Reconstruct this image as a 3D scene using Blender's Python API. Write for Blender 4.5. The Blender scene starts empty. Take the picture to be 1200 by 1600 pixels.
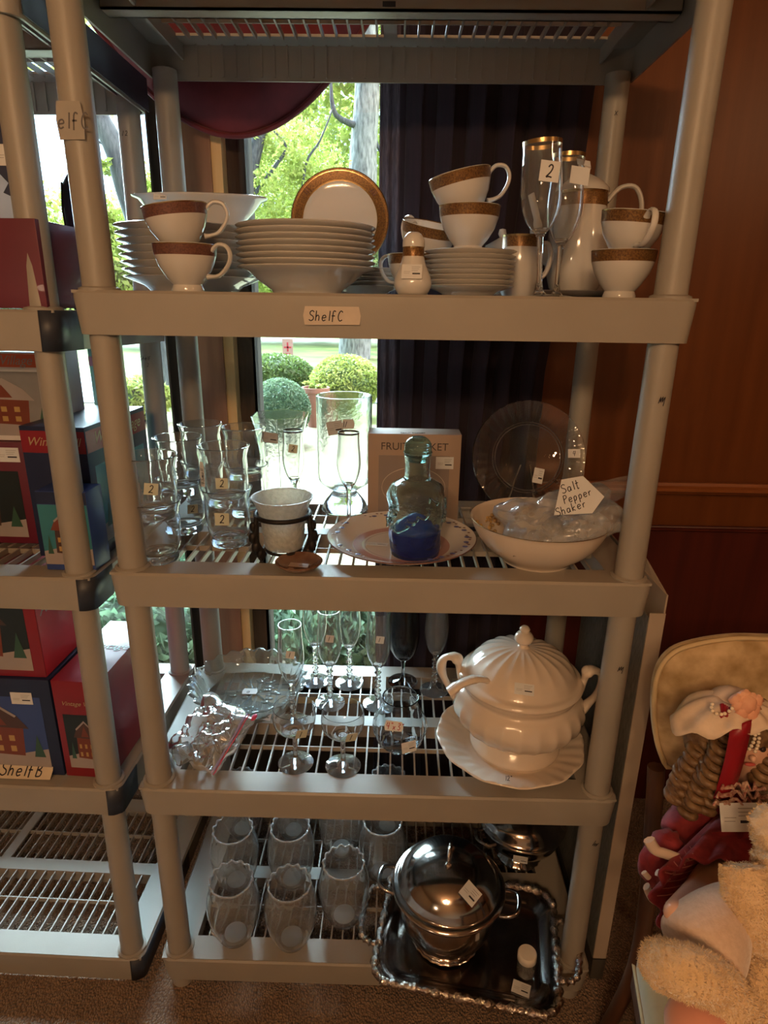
import bpy, bmesh, math, random
import numpy as np
from mathutils import Vector, Matrix, noise
PI = math.pi
C = bpy.context.scene.collection
scene = bpy.context.scene
random.seed(5)

# ---------------------------------------------------------------- camera, sky, sun, lamps, exposure
CAM = Vector((0.478, -0.9559, 1.4194)); YAW, PITCH, ROLL, FPX = -0.0150, -0.3234, 0.0147, 982.9
def cam_axes():
    cy, sy, cp, sp = math.cos(YAW), math.sin(YAW), math.cos(PITCH), math.sin(PITCH)
    f = Vector((sy*cp, cy*cp, sp)); r = Vector((cy, -sy, 0)); u = r.cross(f)
    return (math.cos(ROLL)*r + math.sin(ROLL)*u, -math.sin(ROLL)*r + math.cos(ROLL)*u, f)
R_, U_, F_ = cam_axes()
cd = bpy.data.cameras.new('camera'); cam = bpy.data.objects.new('camera', cd); C.objects.link(cam)
cd.sensor_fit = 'VERTICAL'; cd.sensor_height = 36; cd.lens = FPX/1600*36; cd.clip_start = 0.02; cd.clip_end = 300
cam.matrix_world = Matrix(((R_.x, U_.x, -F_.x, CAM.x), (R_.y, U_.y, -F_.y, CAM.y), (R_.z, U_.z, -F_.z, CAM.z), (0, 0, 0, 1)))
scene.camera = cam
def at(u, v, Y):                                   # the point of the plane y = Y seen at pixel (u, v)
    d = F_ + (u-600)/FPX*R_ - (v-800)/FPX*U_
    return CAM + d*((Y-CAM.y)/d.y)

w = bpy.data.worlds.new('world'); scene.world = w; w.use_nodes = True
nt = w.node_tree; nt.nodes.clear()
sky = nt.nodes.new('ShaderNodeTexSky'); sky.sky_type = 'NISHITA'; sky.sun_disc = False
sky.sun_elevation = math.radians(48); sky.sun_rotation = math.radians(120); sky.air_density = 1.0; sky.dust_density = 1.2
bg = nt.nodes.new('ShaderNodeBackground'); bg.inputs[1].default_value = 0.85
wo = nt.nodes.new('ShaderNodeOutputWorld'); nt.links.new(sky.outputs[0], bg.inputs[0]); nt.links.new(bg.outputs[0], wo.inputs[0])
sd = bpy.data.lights.new('sun', 'SUN'); sd.energy = 4.0; sd.angle = math.radians(0.6); sd.color = (1, .93, .78)
so = bpy.data.objects.new('sun', sd); C.objects.link(so)
so.rotation_euler = Vector((0.72, -0.30, 0.85)).to_track_quat('Z', 'Y').to_euler()
# added wide sun lamp, boosts the daylight through the windows onto the shelf decks
hd_ = bpy.data.lights.new('window_fill_sun', 'SUN'); hd_.energy = 85.0; hd_.angle = math.radians(75); hd_.color = (.66, .88, 1)
ho = bpy.data.objects.new('window_fill_sun', hd_); C.objects.link(ho)
ho.rotation_euler = Vector((-0.50, 0.75, 0.80)).to_track_quat('Z', 'Y').to_euler()
def bulb(x, y, z, e, col=(1, .60, .30), r=.028):
    l = bpy.data.lights.new('point_lamp', 'POINT'); l.energy = e; l.color = col; l.shadow_soft_size = r
    o = bpy.data.objects.new('point_lamp', l); C.objects.link(o); o.location = (x, y, z)
for k in range(5):                                 # the chandelier of the room, behind the photographer
    a = k*2*PI/5 + .3
    bulb(0.25 + .22*math.cos(a), -2.0 + .22*math.sin(a), 1.98, 15)
bulb(2.2, -1.3, 2.2, 12)
bulb(-0.7, -2.2, 1.15, 9, (1, .72, .45), .06)      # added low lamp, unseen, lifts the dark underside of the top tier
scene.view_settings.view_transform = 'Standard'; scene.view_settings.look = 'None'
scene.view_settings.exposure = 0.0; scene.view_settings.gamma = 1.0; scene.view_settings.use_curve_mapping = False
cy = scene.cycles
cy.max_bounces = 16; cy.transmission_bounces = 14; cy.transparent_max_bounces = 24; cy.glossy_bounces = 6; cy.diffuse_bounces = 4
cy.caustics_refractive = True; cy.caustics_reflective = False; cy.sample_clamp_indirect = 6.0

# ---------------------------------------------------------------- materials
MATS = {}
def mat(name, col, rough=.5, metal=0., amt=.06, ns=30., bump=0., bs=None, trans=0., ior=1.45, coat=0., sheen=0., alpha=1., stretch=(1, 1, 1), col2=None, sss=0., det=4.):
    if name in MATS: return MATS[name]
    m = bpy.data.materials.new(name); m.use_nodes = True; n = m.node_tree.nodes; L = m.node_tree.links
    b = n['Principled BSDF']; MATS[name] = m
    tc = n.new('ShaderNodeTexCoord'); mp = n.new('ShaderNodeMapping'); mp.inputs['Scale'].default_value = stretch
    L.new(tc.outputs['Object'], mp.inputs[0])
    nz = n.new('ShaderNodeTexNoise'); nz.inputs['Scale'].default_value = ns; nz.inputs['Detail'].default_value = det
    L.new(mp.outputs[0], nz.inputs[0])
    rp = n.new('ShaderNodeValToRGB'); L.new(nz.outputs[0], rp.inputs[0])
    c2 = col2 or [min(1, c*(1+amt)) for c in col]; c1 = [c*(1-amt) for c in col] if not col2 else col
    rp.color_ramp.elements[0].position = .3; rp.color_ramp.elements[1].position = .7
    rp.color_ramp.elements[0].color = (*c1, 1); rp.color_ramp.elements[1].color = (*c2, 1)
    L.new(rp.outputs[0], b.inputs['Base Color'])
    b.inputs['Roughness'].default_value = rough; b.inputs['Metallic'].default_value = metal
    b.inputs['Transmission Weight'].default_value = trans; b.inputs['IOR'].default_value = ior
    b.inputs['Coat Weight'].default_value = coat; b.inputs['Sheen Weight'].default_value = sheen
    b.inputs['Alpha'].default_value = alpha
    if sss: b.inputs['Subsurface Weight'].default_value = sss; b.inputs['Subsurface Scale'].default_value = .01
    if bump:
        nb = n.new('ShaderNodeTexNoise'); nb.inputs['Scale'].default_value = bs or ns; nb.inputs['Detail'].default_value = 5
        L.new(mp.outputs[0], nb.inputs[0]); bp = n.new('ShaderNodeBump'); bp.inputs['Strength'].default_value = bump
        bp.inputs['Distance'].default_value = .004
        L.new(nb.outputs[0], bp.inputs['Height']); L.new(bp.outputs[0], b.inputs['Normal'])
    return m
def clear_film(name, col, refl, rough=.08, bump=.0, bs=60, dens=0.):
    m = bpy.data.materials.new(name); m.use_nodes = True; n = m.node_tree.nodes; L = m.node_tree.links; n.clear()
    o = n.new('ShaderNodeOutputMaterial'); mx = n.new('ShaderNodeMixShader'); t = n.new('ShaderNodeBsdfTransparent'); g = n.new('ShaderNodeBsdfGlossy')
    t.inputs[0].default_value = (*col, 1); g.inputs['Roughness'].default_value = rough; g.inputs[0].default_value = (1, 1, 1, 1)
    fr = n.new('ShaderNodeFresnel'); fr.inputs[0].default_value = 1.45
    mu = n.new('ShaderNodeMath'); mu.operation = 'MULTIPLY'; mu.inputs[1].default_value = refl; L.new(fr.outputs[0], mu.inputs[0])
    L.new(mu.outputs[0], mx.inputs[0]); L.new(t.outputs[0], mx.inputs[1]); L.new(g.outputs[0], mx.inputs[2])
    last = mx
    if dens:
        d = n.new('ShaderNodeBsdfDiffuse'); d.inputs[0].default_value = (.8, .8, .8, 1); m2 = n.new('ShaderNodeMixShader')
        m2.inputs[0].default_value = dens; L.new(mx.outputs[0], m2.inputs[1]); L.new(d.outputs[0], m2.inputs[2]); last = m2
    L.new(last.outputs[0], o.inputs[0])
    if bump:
        tc = n.new('ShaderNodeTexCoord'); nz = n.new('ShaderNodeTexNoise'); nz.inputs['Scale'].default_value = bs; L.new(tc.outputs['Object'], nz.inputs[0])
        bp = n.new('ShaderNodeBump'); bp.inputs['Strength'].default_value = bump; bp.inputs['Distance'].default_value = .004
        L.new(nz.outputs[0], bp.inputs['Height']); L.new(bp.outputs[0], g.inputs['Normal']); L.new(bp.outputs[0], fr.inputs['Normal'])
    return m
PLASTIC = mat('shelf_plastic', (.315, .285, .245), .42, amt=.05, ns=9, bump=.05, bs=400)
PORCELAIN = mat('white_porcelain', (.62, .60, .57), .12, amt=.02, ns=6, coat=.4)
CREAM = mat('cream_stoneware', (.68, .585, .49), .16, amt=.04, ns=8, coat=.4)
GOLDBAND = mat('gold_band', (.30, .155, .05), .35, .45, ns=420, col2=(.13, .065, .03), bump=.1, det=1)
GOLD = mat('gold_trim', (.46, .30, .13), .25, .9, amt=.1)
BANDB = mat('brown_band', (.22, .10, .07), .35, .2, ns=400, col2=(.13, .06, .05), det=1)
def thin(m, k, col=(.97, .99, .985)):          # thin walls let part of the light straight through
    if k < .45: return m
    n = m.node_tree.nodes; L = m.node_tree.links; t = n.new('ShaderNodeBsdfTransparent'); t.inputs[0].default_value = (*col, 1); mx = n.new('ShaderNodeMixShader'); mx.inputs[0].default_value = k
    L.new(n['Principled BSDF'].outputs[0], mx.inputs[1]); L.new(t.outputs[0], mx.inputs[2]); L.new(mx.outputs[0], n['Material Output'].inputs[0]); return m
GLASS = thin(mat('clear_glass', (.98, .995, .99), .0, trans=.955, amt=.0), .0)
GLASSR = thin(mat('rippled_glass', (.985, .998, .99), .0, trans=.98, amt=.0, bump=.25, bs=45), .0)
TEALG = thin(mat('teal_glass', (.80, .94, .91), .02, trans=1, amt=.05, bump=.5, bs=55), .3, (.75, .93, .88))
DARKG = mat('smoky_glass', (.45, .42, .42), .0, trans=1, amt=.0)
SILVER = mat('silver_plate', (.62, .58, .55), .13, 1., ns=14, col2=(.38, .33, .30), bump=.03, bs=60)
SILVERO = mat('ornate_silver', (.85, .78, .70), .14, 1., ns=160, col2=(.30, .24, .20), bump=1., bs=150)
IRON = mat('black_iron', (.025, .022, .022), .5, .6, amt=.3, bump=.2, bs=120)
INK = mat('marker_ink', (.015, .013, .02), .6)
REDINK = mat('red_ink', (.35, .03, .04), .6)
PAPER = mat('white_sticker', (.66, .67, .68), .6, amt=.03)
GREYP = mat('grey_print', (.22, .21, .21), .6)
MASK = mat('masking_tape', (.60, .50, .36), .6, amt=.05, ns=60)
MASKP = mat('plastic_matching_tape', (.56, .47, .38), .5, amt=.05, ns=60)
YELT = mat('yellowed_label', (.50, .53, .43), .6, amt=.05)
TAPE = mat('black_tape', (.03, .035, .05), .45, amt=.2, ns=20)
FILM = clear_film('crumpled_plastic', (.94, .95, .96), 1.1, .16, .35, 30, .13)
PANE = clear_film('window_glass', (.97, .99, .98), 1.0, .0)

# ---------------------------------------------------------------- mesh helpers
class MB:
    def __init__(s): s.v = []; s.f = []; s.mi = []; s.mats = []; s.M = Matrix()
    def idx(s, m):
        if m not in s.mats: s.mats.append(m)
        return s.mats.index(m)
    def add(s, vs, fs, m):
        o = len(s.v); s.v += [tuple(s.M @ Vector(p)) for p in vs]
        ms = m if isinstance(m, list) else [m]*len(fs)
        for f, q in zip(fs, ms): s.f.append([i+o for i in f]); s.mi.append(s.idx(q))
        return s
    def box(s, x0, x1, y0, y1, z0, z1, m):
        vs = [(x, y, z) for z in (z0, z1) for y in (y0, y1) for x in (x0, x1)]
        return s.add(vs, [(0, 2, 3, 1), (4, 5, 7, 6), (0, 1, 5, 4), (2, 6, 7, 3), (0, 4, 6, 2), (1, 3, 7, 5)], m)
    def lathe(s, prof, m, n=48, mod=None):
        # prof: list of (r, z) or (r, z, material of the band that starts here)
        rings = []; vs = []; fs = []; ms = []
        for p in prof:
            r, z = p[0], p[1]
            if r < 1e-5: rings.append([len(vs)]); vs.append((0, 0, z)); continue
            ring = []
            for k in range(n):
                t = 2*PI*k/n; rr, zz = (r, z) if mod is None else mod(t, r, z)
                ring.append(len(vs)); vs.append((rr*math.cos(t), rr*math.sin(t), zz))
            rings.append(ring)
        for i in range(len(rings)-1):
            a, b = rings[i], rings[i+1]; q = prof[i][2] if len(prof[i]) > 2 and prof[i][2] else m
            for k in range(n):
                k2 = (k+1) % n
                if len(a) == 1 and len(b) == 1: continue
                if len(a) == 1: fs.append((a[0], b[k2], b[k]))
                elif len(b) == 1: fs.append((a[k], a[k2], b[0]))
                else: fs.append((a[k], a[k2], b[k2], b[k]))
                ms.append(q)
        return s.add(vs, fs, ms)
    def tube(s, pts, r, m, n=10, closed=False, flat=1.):
        pts = [Vector(p) for p in pts]; N = len(pts); rs = r if isinstance(r, (list, tuple)) else [r]*N
        vs = []; fs = []; prev = None
        for i, p in enumerate(pts):
            if closed: t = (pts[(i+1) % N]-pts[i-1])
            else: t = pts[min(i+1, N-1)]-pts[max(i-1, 0)]
            t.normalize()
            if prev is None:
                prev = t.orthogonal().normalized()
                if abs(t.z) < .9: prev = (Vector((0, 0, 1))-t*t.z).normalized()
            a = (prev-t*prev.dot(t)).normalized(); prev = a; b = t.cross(a)
            for k in range(n):
                th = 2*PI*k/n; vs.append(p+a*math.cos(th)*rs[i]+b*math.sin(th)*rs[i]*flat)
        for i in range(N if closed else N-1):
            for k in range(n):
                k2 = (k+1) % n; j = (i+1) % N
                fs.append((i*n+k, i*n+k2, j*n+k2, j*n+k))
        if not closed: fs += [tuple(range(n))[::-1], tuple(range((N-1)*n, N*n))]
        return s.add(vs, fs, m)
    def ball(s, c, r, m, n=20, k=12, bump=0, bs=30, sc=(1, 1, 1)):
        vs = []; fs = []
        for i in range(k+1):
            ph = PI*i/k
            for j in range(n):
                th = 2*PI*j/n; d = Vector((math.sin(ph)*math.cos(th), math.sin(ph)*math.sin(th), math.cos(ph)))
                q = 1 + (bump*noise.noise(Vector(c)*7+d*bs) if bump else 0)
                vs.append((c[0]+d.x*r*sc[0]*q, c[1]+d.y*r*sc[1]*q, c[2]+d.z*r*sc[2]*q))
        for i in range(k):
            for j in range(n):
                j2 = (j+1) % n
                fs.append((i*n+j, (i+1)*n+j, (i+1)*n+j2, i*n+j2))
        return s.add(vs, fs, m)
    def prism(s, poly, z0, z1, m):
        n = len(poly); vs = [(x, y, z0) for x, y in poly]+[(x, y, z1) for x, y in poly]
        fs = [tuple(range(n))[::-1], tuple(range(n, 2*n))]+[(i, (i+1) % n, n+(i+1) % n, n+i) for i in range(n)]
        return s.add(vs, fs, m)
    def grid(s, fn, nu, nv, m, closed_u=False):
        vs = [fn(i/(nu-1 if not closed_u else nu), j/(nv-1)) for j in range(nv) for i in range(nu)]; fs = []
        for j in range(nv-1):
            for i in range(nu if closed_u else nu-1):
                i2 = (i+1) % nu; fs.append((j*nu+i, j*nu+i2, (j+1)*nu+i2, (j+1)*nu+i))
        return s.add(vs, fs, m)
    def build(s, name, parent=None, loc=(0, 0, 0), rot=(0, 0, 0), smooth=45, bevel=0, solid=0, sub=0, weld=True):
        me = bpy.data.meshes.new(name); me.from_pydata(s.v, [], s.f)
        for q in s.mats: me.materials.append(q)
        me.polygons.foreach_set('material_index', s.mi)
        bm = bmesh.new(); bm.from_mesh(me)
        if weld: bmesh.ops.remove_doubles(bm, verts=bm.verts, dist=1e-6)
        if bevel:
            ed = [e for e in bm.edges if len(e.link_faces) == 2 and e.calc_face_angle(0) > .9]
            bmesh.ops.bevel(bm, geom=ed, offset=bevel, segments=2, profile=.6, affect='EDGES', clamp_overlap=True)
        bmesh.ops.recalc_face_normals(bm, faces=bm.faces)
        bm.to_mesh(me); bm.free()
        if smooth:
            me.polygons.foreach_set('use_smooth', [True]*len(me.polygons)); me.set_sharp_from_angle(angle=math.radians(smooth))
        o = bpy.data.objects.new(name, me); C.objects.link(o); o.parent = parent; o.location = loc; o.rotation_euler = rot
        if solid:
            md = o.modifiers.new('thickness', 'SOLIDIFY'); md.thickness = solid; md.offset = 0
        if sub: md = o.modifiers.new('smooth', 'SUBSURF'); md.levels = md.render_levels = sub
        return o
def cr(pts, k=4):                                   # Catmull-Rom through the points
    out = []; n = len(pts)
    for i in range(n-1):
        p0, p1, p2, p3 = pts[max(i-1, 0)], pts[i], pts[i+1], pts[min(i+2, n-1)]
        for j in range(k):
            t = j/k
            out.append(tuple(.5*((2*b)+(-a+c)*t+(2*a-5*b+4*c-d)*t*t+(-a+3*b-3*c+d)*t**3) for a, b, c, d in zip(p0[:3], p1[:3], p2[:3], p3[:3])))
    out.append(tuple(pts[-1][:3])); return out
def crp(pts, k=4): return [(max(r, 0), z) for r, z in cr([(p[0], p[1]) for p in pts], k)]
def tag(o, label, cat, group=None, kind=None):
    o['label'] = label; o['category'] = cat
    if group: o['group'] = group
    if kind: o['kind'] = kind
    return o
def thing(name, label, cat, loc=(0, 0, 0), rot=(0, 0, 0), group=None):
    o = bpy.data.objects.new(name, None); C.objects.link(o); o.location = loc; o.rotation_euler = rot; o.empty_display_size = .05
    return tag(o, label, cat, group)
def struct(o): o['kind'] = 'structure'; return o
def dup(root, loc, rot=(0, 0, 0), label=None, group=None):
    def cp(o, par):
        c = o.copy(); C.objects.link(c); c.parent = par
        for ch in list(o.children): cp(ch, c)
        return c
    r = cp(root, None); r.location = loc; r.rotation_euler = rot
    if label: r['label'] = label
    if group: r['group'] = group
    return r
def axes_matrix(pos, n, up):
    n = Vector(n).normalized(); up = Vector(up); x = up.cross(n).normalized(); y = n.cross(x)
    return Matrix(((x.x, y.x, n.x, pos[0]), (x.y, y.y, n.y, pos[1]), (x.z, y.z, n.z, pos[2]), (0, 0, 0, 1)))
# ---- handwriting
G = {'S': [[(.5, .85), (.3, 1), (.08, .85), (.12, .62), (.42, .42), (.45, .15), (.22, 0), (0, .12)]],
 'h': [[(.05, 1), (.02, 0)], [(.03, .35), (.2, .55), (.35, .42), (.35, 0)]], 'e': [[(.05, .28), (.38, .34), (.3, .55), (.08, .48), (.02, .2), (.15, 0), (.38, .1)]],
 'l': [[(.1, 1), (.08, 0)]], 'f': [[(.4, .9), (.25, 1), (.13, .8), (.12, -.1)], [(0, .5), (.35, .5)]], 'C': [[(.45, .85), (.25, 1), (.05, .7), (.02, .3), (.2, 0), (.45, .12)]],
 'm': [[(0, 0), (.1, .62), (.14, .1), (.3, .66), (.33, .1), (.5, .62), (.5, -.25)]], 'a': [[(.35, .5), (.1, .5), (.02, .2), (.15, 0), (.33, .2), (.36, .5), (.38, 0)]],
 '2': [[(.03, .8), (.2, 1), (.4, .85), (.3, .45), (0, .05), (.2, .1), (.48, .05)]], '4': [[(.1, 1), (.02, .45), (.42, .5)], [(.35, 1), (.3, 0)]],
 't': [[(.18, 1), (.15, 0), (.3, .05)], [(0, .62), (.36, .66)]], 'P': [[(.08, 1), (.03, 0)], [(.05, .95), (.35, 1), (.42, .7), (.08, .5)]],
 'p': [[(.05, .5), (.02, -.4)], [(.04, .4), (.25, .55), (.35, .3), (.2, 0), (.04, .1)]], 'r': [[(.05, .5), (.04, 0)], [(.04, .3), (.2, .52), (.32, .48)]],
 'k': [[(.05, 1), (.02, 0)], [(.35, .5), (.05, .25), (.36, 0)]], 'B': [[(.06, 1), (.03, 0)], [(.05, 1), (.36, .9), (.3, .6), (.06, .52), (.42, .4), (.38, .05), (.03, 0)]],
 'x': [[(0, .5), (.35, 0)], [(.35, .5), (0, 0)]], '3': [[(.05, .9), (.25, 1), (.38, .8), (.15, .55), (.4, .35), (.3, .02), (.02, .1)]], '1': [[(.1, 1), (.08, 0)]],
 '"': [[(.05, 1.05), (.05, .8)], [(.2, 1.05), (.2, .8)]], 'n': [[(.03, .5), (.03, 0)], [(.03, .35), (.2, .55), (.33, .4), (.33, 0)]], 'i': [[(.08, .5), (.08, 0)], [(.08, .72), (.08, .78)]],
 '/': [[(.25, 1), (.05, 0)]], 'W': [[(0, 1), (.1, 0), (.3, .6), (.45, 0), (.6, 1)]], 'o': [[(.2, .52), (.02, .3), (.15, 0), (.36, .2), (.2, .52)]], 'd': [[(.35, 1), (.35, 0)], [(.33, .4), (.1, .5), (.02, .2), (.2, 0), (.34, .15)]]}
def write(mb, text, x, y, h, m, wd=None, slant=.12, z=.0006, sp=.68):
    wd = wd or h*.09
    for ch in text:
        for st in G.get(ch, []):
            pts = [(x+(px+slant*py)*h, y+py*h) for px, py in (cr([(a, b, 0) for a, b in st], 3) and [(q[0], q[1]) for q in cr([(a, b, 0) for a, b in st], 3)])]
            vs = []; fs = []
            for i, (px, py) in enumerate(pts):
                a = pts[max(i-1, 0)]; b = pts[min(i+1, len(pts)-1)]; d = Vector((b[0]-a[0], b[1]-a[1])); d = d.normalized() if d.length > 0 else Vector((1, 0))
                vs += [(px-d.y*wd/2, py+d.x*wd/2, z), (px+d.y*wd/2, py-d.x*wd/2, z)]
            fs = [(2*i, 2*i+1, 2*i+3, 2*i+2) for i in range(len(pts)-1)]
            mb.add(vs, fs, m)
        x += h*(.3 if ch in 'l1i ' else .32 if ch == '"' else sp)
def sticker(parent, pos, n, up, w_, h_, kind='price', text='', base=None, name='price_tag', ink=None, th=None, label=None):
    mb = MB(); mb.M = axes_matrix(pos, n, up); b = base or (PAPER if kind == 'price' else YELT)
    mb.box(-w_/2, w_/2, -h_/2, h_/2, -.0003, .0003, b)
    q = lambda x0, x1, y0, y1, m: mb.add([(x0*w_, y0*h_, .0005), (x1*w_, y0*h_, .0005), (x1*w_, y1*h_, .0005), (x0*w_, y1*h_, .0005)], [(0, 1, 2, 3)], m)
    if kind == 'price':
        for i in range(3): q(-.02, .40-.06*i, .30-.13*i, .325-.13*i, GREYP)
        for i in range(2): q(-.40, -.08-.03*i, -.02-.12*i, .0-.12*i, GREYP)
        q(.02, .40, -.20, -.10, INK)
    if text:
        H = th or h_*.55; write(mb, text, -len(text)*H*.27, -H*.5, H, ink or INK, H*.12)
    o = mb.build(name, parent, smooth=0)
    return o
def font_text(body, size, m, M4, depth=.0003, shear=0, name='lettering', parent=None, xs=1.):
    cu = bpy.data.curves.new('t', 'FONT'); cu.body = body; cu.size = size; cu.align_x = 'CENTER'; cu.align_y = 'CENTER'; cu.shear = shear; cu.extrude = depth
    t = bpy.data.objects.new('t', cu); C.objects.link(t); bpy.context.view_layer.update()
    me = bpy.data.meshes.new_from_object(t.evaluated_get(bpy.context.evaluated_depsgraph_get())); me.materials.clear(); me.materials.append(m)
    me.transform(M4 @ Matrix.Diagonal((xs, 1, 1, 1))); bpy.data.objects.remove(t); o = bpy.data.objects.new(name, me); C.objects.link(o); o.parent = parent
    return o

# ---------------------------------------------------------------- the room
WB = 0.616; FL = -0.010
def wood(name, c1, c2, sc=3., rough=.38, st=(9, 9, .7)):
    m = mat(name, c1, rough, ns=sc, col2=c2, stretch=st, bump=.06, bs=sc*4, det=8.); return m
WALLW = wood('orange_wood_panel', (.125, .036, .008), (.165, .050, .012), 4)
WAINS = wood('dark_red_wainscot', (.060, .010, .008), (.095, .016, .010), 4)
TRIMW = wood('reddish_frame_wood', (.20, .085, .045), (.32, .145, .075), 5)
PALEW = wood('pale_edge_wood', (.55, .33, .13), (.70, .45, .20), 5)
DARKW = wood('dark_sash_wood', (.045, .028, .018), (.07, .045, .028), 5, .9)
CEIL = mat('tan_ceiling', (.30, .20, .13), .8, ns=3)
PLAST = mat('tan_room_wall', (.34, .24, .16), .8, ns=2)
# carpet with a looped weave
m = mat('looped_carpet', (.36, .24, .15), .95, ns=14, col2=(.25, .16, .10), sheen=.2)
n = m.node_tree.nodes; L = m.node_tree.links; tc = n.new('ShaderNodeTexCoord'); vo = n.new('ShaderNodeTexVoronoi'); vo.inputs['Scale'].default_value = 235
mp = n.new('ShaderNodeMapping'); mp.inputs['Scale'].default_value = (1, .8, 1); L.new(tc.outputs['Object'], mp.inputs[0]); L.new(mp.outputs[0], vo.inputs[0])
bp = n.new('ShaderNodeBump'); bp.inputs['Strength'].default_value = 1; bp.inputs['Distance'].default_value = .006; bp.invert = True; L.new(vo.outputs['Distance'], bp.inputs['Height']); L.new(bp.outputs[0], n['Principled BSDF'].inputs['Normal'])
mm = n.new('ShaderNodeMixRGB'); mm.blend_type = 'MULTIPLY'; mm.inputs[0].default_value = .75; rr = n.new('ShaderNodeValToRGB'); L.new(vo.outputs['Distance'], rr.inputs[0])
rr.color_ramp.elements[0].color = (1.25, 1.2, 1.15, 1); rr.color_ramp.elements[1].color = (.35, .3, .28, 1); rr.color_ramp.elements[1].position = .75
src = n['Principled BSDF'].inputs['Base Color'].links[0].from_socket; L.new(src, mm.inputs[1]); L.new(rr.outputs[0], mm.inputs[2]); L.new(mm.outputs[0], n['Principled BSDF'].inputs['Base Color'])
CARPET = m
X0, X1, Y0, ZT = -2.6, 3.0, -3.6, 2.5
SILL, WTOP = .33, 2.18
struct(MB().box(X0, X1, Y0, WB, FL-.06, FL, CARPET).build('floor', smooth=0))
struct(MB().box(X0, X1, Y0, WB, ZT, ZT+.05, CEIL).build('ceiling', smooth=0))
struct(MB().box(X0-.1, X0, Y0, WB+.14, FL, ZT, PLAST).build('wall_left', smooth=0))
struct(MB().box(X1, X1+.1, Y0, WB+.14, FL, ZT, WALLW).build('wall_right', smooth=0))
struct(MB().box(X0, X1, Y0-.1, Y0, FL, ZT, PLAST).build('wall_front', smooth=0))
wb = MB(); wb.box(X0, .80, WB, WB+.14, FL, SILL, DARKW); wb.box(X0, .80, WB, WB+.14, WTOP, ZT, WALLW); wb.box(.80, X1, WB, WB+.14, FL, ZT, WALLW); wb.box(X0, -1.75, WB, WB+.14, SILL, WTOP, WALLW)
struct(wb.build('wall_back', smooth=0))
struct(MB().box(.80, X1, WB-.012, WB, FL, .865, WAINS).build('wall_wainscot', smooth=0))
def moulding(name, z, h, d):
    mb = MB(); pr = [(0, 0), (d*.5, .0), (d*.7, h*.2), (d, h*.35), (d, h*.6), (d*.6, h*.75), (d*.5, h), (0, h)]
    mb.M = Matrix.Translation((.84, WB-.006, z)) @ Matrix(((0, 0, 1, 0), (-1, 0, 0, 0), (0, 1, 0, 0), (0, 0, 0, 1)))
    mb.prism(pr, 0, X1-.84, mat('rail_wood', (.30, .10, .03), .35, ns=5, col2=(.20, .06, .02), stretch=(.7, 9, 9)) if z > .9 else WAINS)
    struct(mb.build(name, smooth=30))
moulding('trim_2', .962, .030, .026); moulding('trim_3', .860, .014, .018)
mp_ = MB(); mp_.box(-.045, .064, WB-.03, WB+.12, SILL, ZT, TRIMW); mp_.box(-.012, -.008, WB-.033, WB-.029, SILL, ZT, DARKW); mp_.box(.064, .087, WB-.022, WB+.11, SILL, ZT, PALEW)
struct(mp_.build('trim_1', smooth=0))
def window(k, x0, x1, e=.042):
    r = bpy.data.objects.new('window_%d' % k, None); C.objects.link(r); struct(r)
    f = MB(); y0, y1 = WB+.015, WB+.10
    f.box(x0, x0+e, y0, y1, SILL, WTOP, DARKW); f.box(x1-e, x1, y0, y1, SILL, WTOP, DARKW); f.box(x0+e, x1-e, y0, y1, WTOP-e, WTOP, DARKW); f.box(x0+e, x1-e, y0, y1, SILL, SILL+.02, DARKW)
    f.build('window_frame', r, bevel=.004, smooth=30)
    g = MB(); g.box(x0+e*.6, x1-e*.6, WB+.052, WB+.056, SILL+.01, WTOP-e*.6, PANE); g.build('glass', r, smooth=0)
    s = MB(); s.box(x0-.01, x1+.01, WB-.02, WB+.10, SILL-.02, SILL, PALEW); s.build('window_sill', r, bevel=.004, smooth=30)
window(1, -1.75, -.045); window(2, .087, .80)
struct(MB().box(X0-.4, X1+.4, WB+.14, WB+.5, 2.42, 2.47, DARKW).build('sun_block_eave', smooth=0))  # unseen overhang, added to keep direct sun off the shelves

# curtain and swag
VELVET = mat('dark_velvet', (.014, .009, .016), .95, sheen=.08, ns=40, col2=(.022, .011, .020), stretch=(6, 6, .3))
MAROON = mat('maroon_velvet', (.15, .018, .026), .8, sheen=.1, ns=25, col2=(.10, .012, .018))
BACKLIT = mat('backlit_fold_streaks', (.11, .09, .12), .9, ns=160, col2=(.035, .028, .045), stretch=(3, 3, .25), bump=.3)  # paler streaks paint in the light behind the curtain's backlit folds
ct = thing('curtain', 'long dark plum velvet curtain hanging behind the right half of the shelf rack', 'curtain', (.66, .565, FL+.01))
def cf(u, v):
    x = -.185+u*(.405-.055*max(0, min(1, (1.78-v*2.32)/.55))); ph = u*2*PI*6.2; z = v*2.32; fl = .016+.004*math.sin(z*2+u*9)
    return (x+.006*math.sin(ph*2), fl*math.sin(ph+.35*math.sin(z*1.3)), z)
MB().grid(cf, 150, 12, VELVET).build('drape', ct, solid=.003, smooth=80)
MB().grid(lambda u, v: (-.225+u*.048, .008+.006*math.sin(u*14), v*2.32), 20, 6, BACKLIT).build('backlit_fold_strip', ct, solid=.003, smooth=80)
sw = thing('window_swag', 'maroon velvet swag drooping across the top of the window', 'curtain', (.13, .55, 1.745))
def sf(u, v):
    x = (u-.5)*.72; bot = min(.42, 2.6*x*x); top = .56
    z = bot+(top-bot)*v
    return (x, -.05*math.sin(v*PI*.9)-.018*math.sin(v*17-2.2*abs(x)*3)*(1-v*.3), z)
MB().grid(sf, 60, 50, MAROON).build('swag_fold', sw, solid=.004, smooth=80)
hem = [(x, -.004, min(.42, 2.6*x*x)) for x in [(-.36+.72*i/40) for i in range(41)]]
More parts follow.
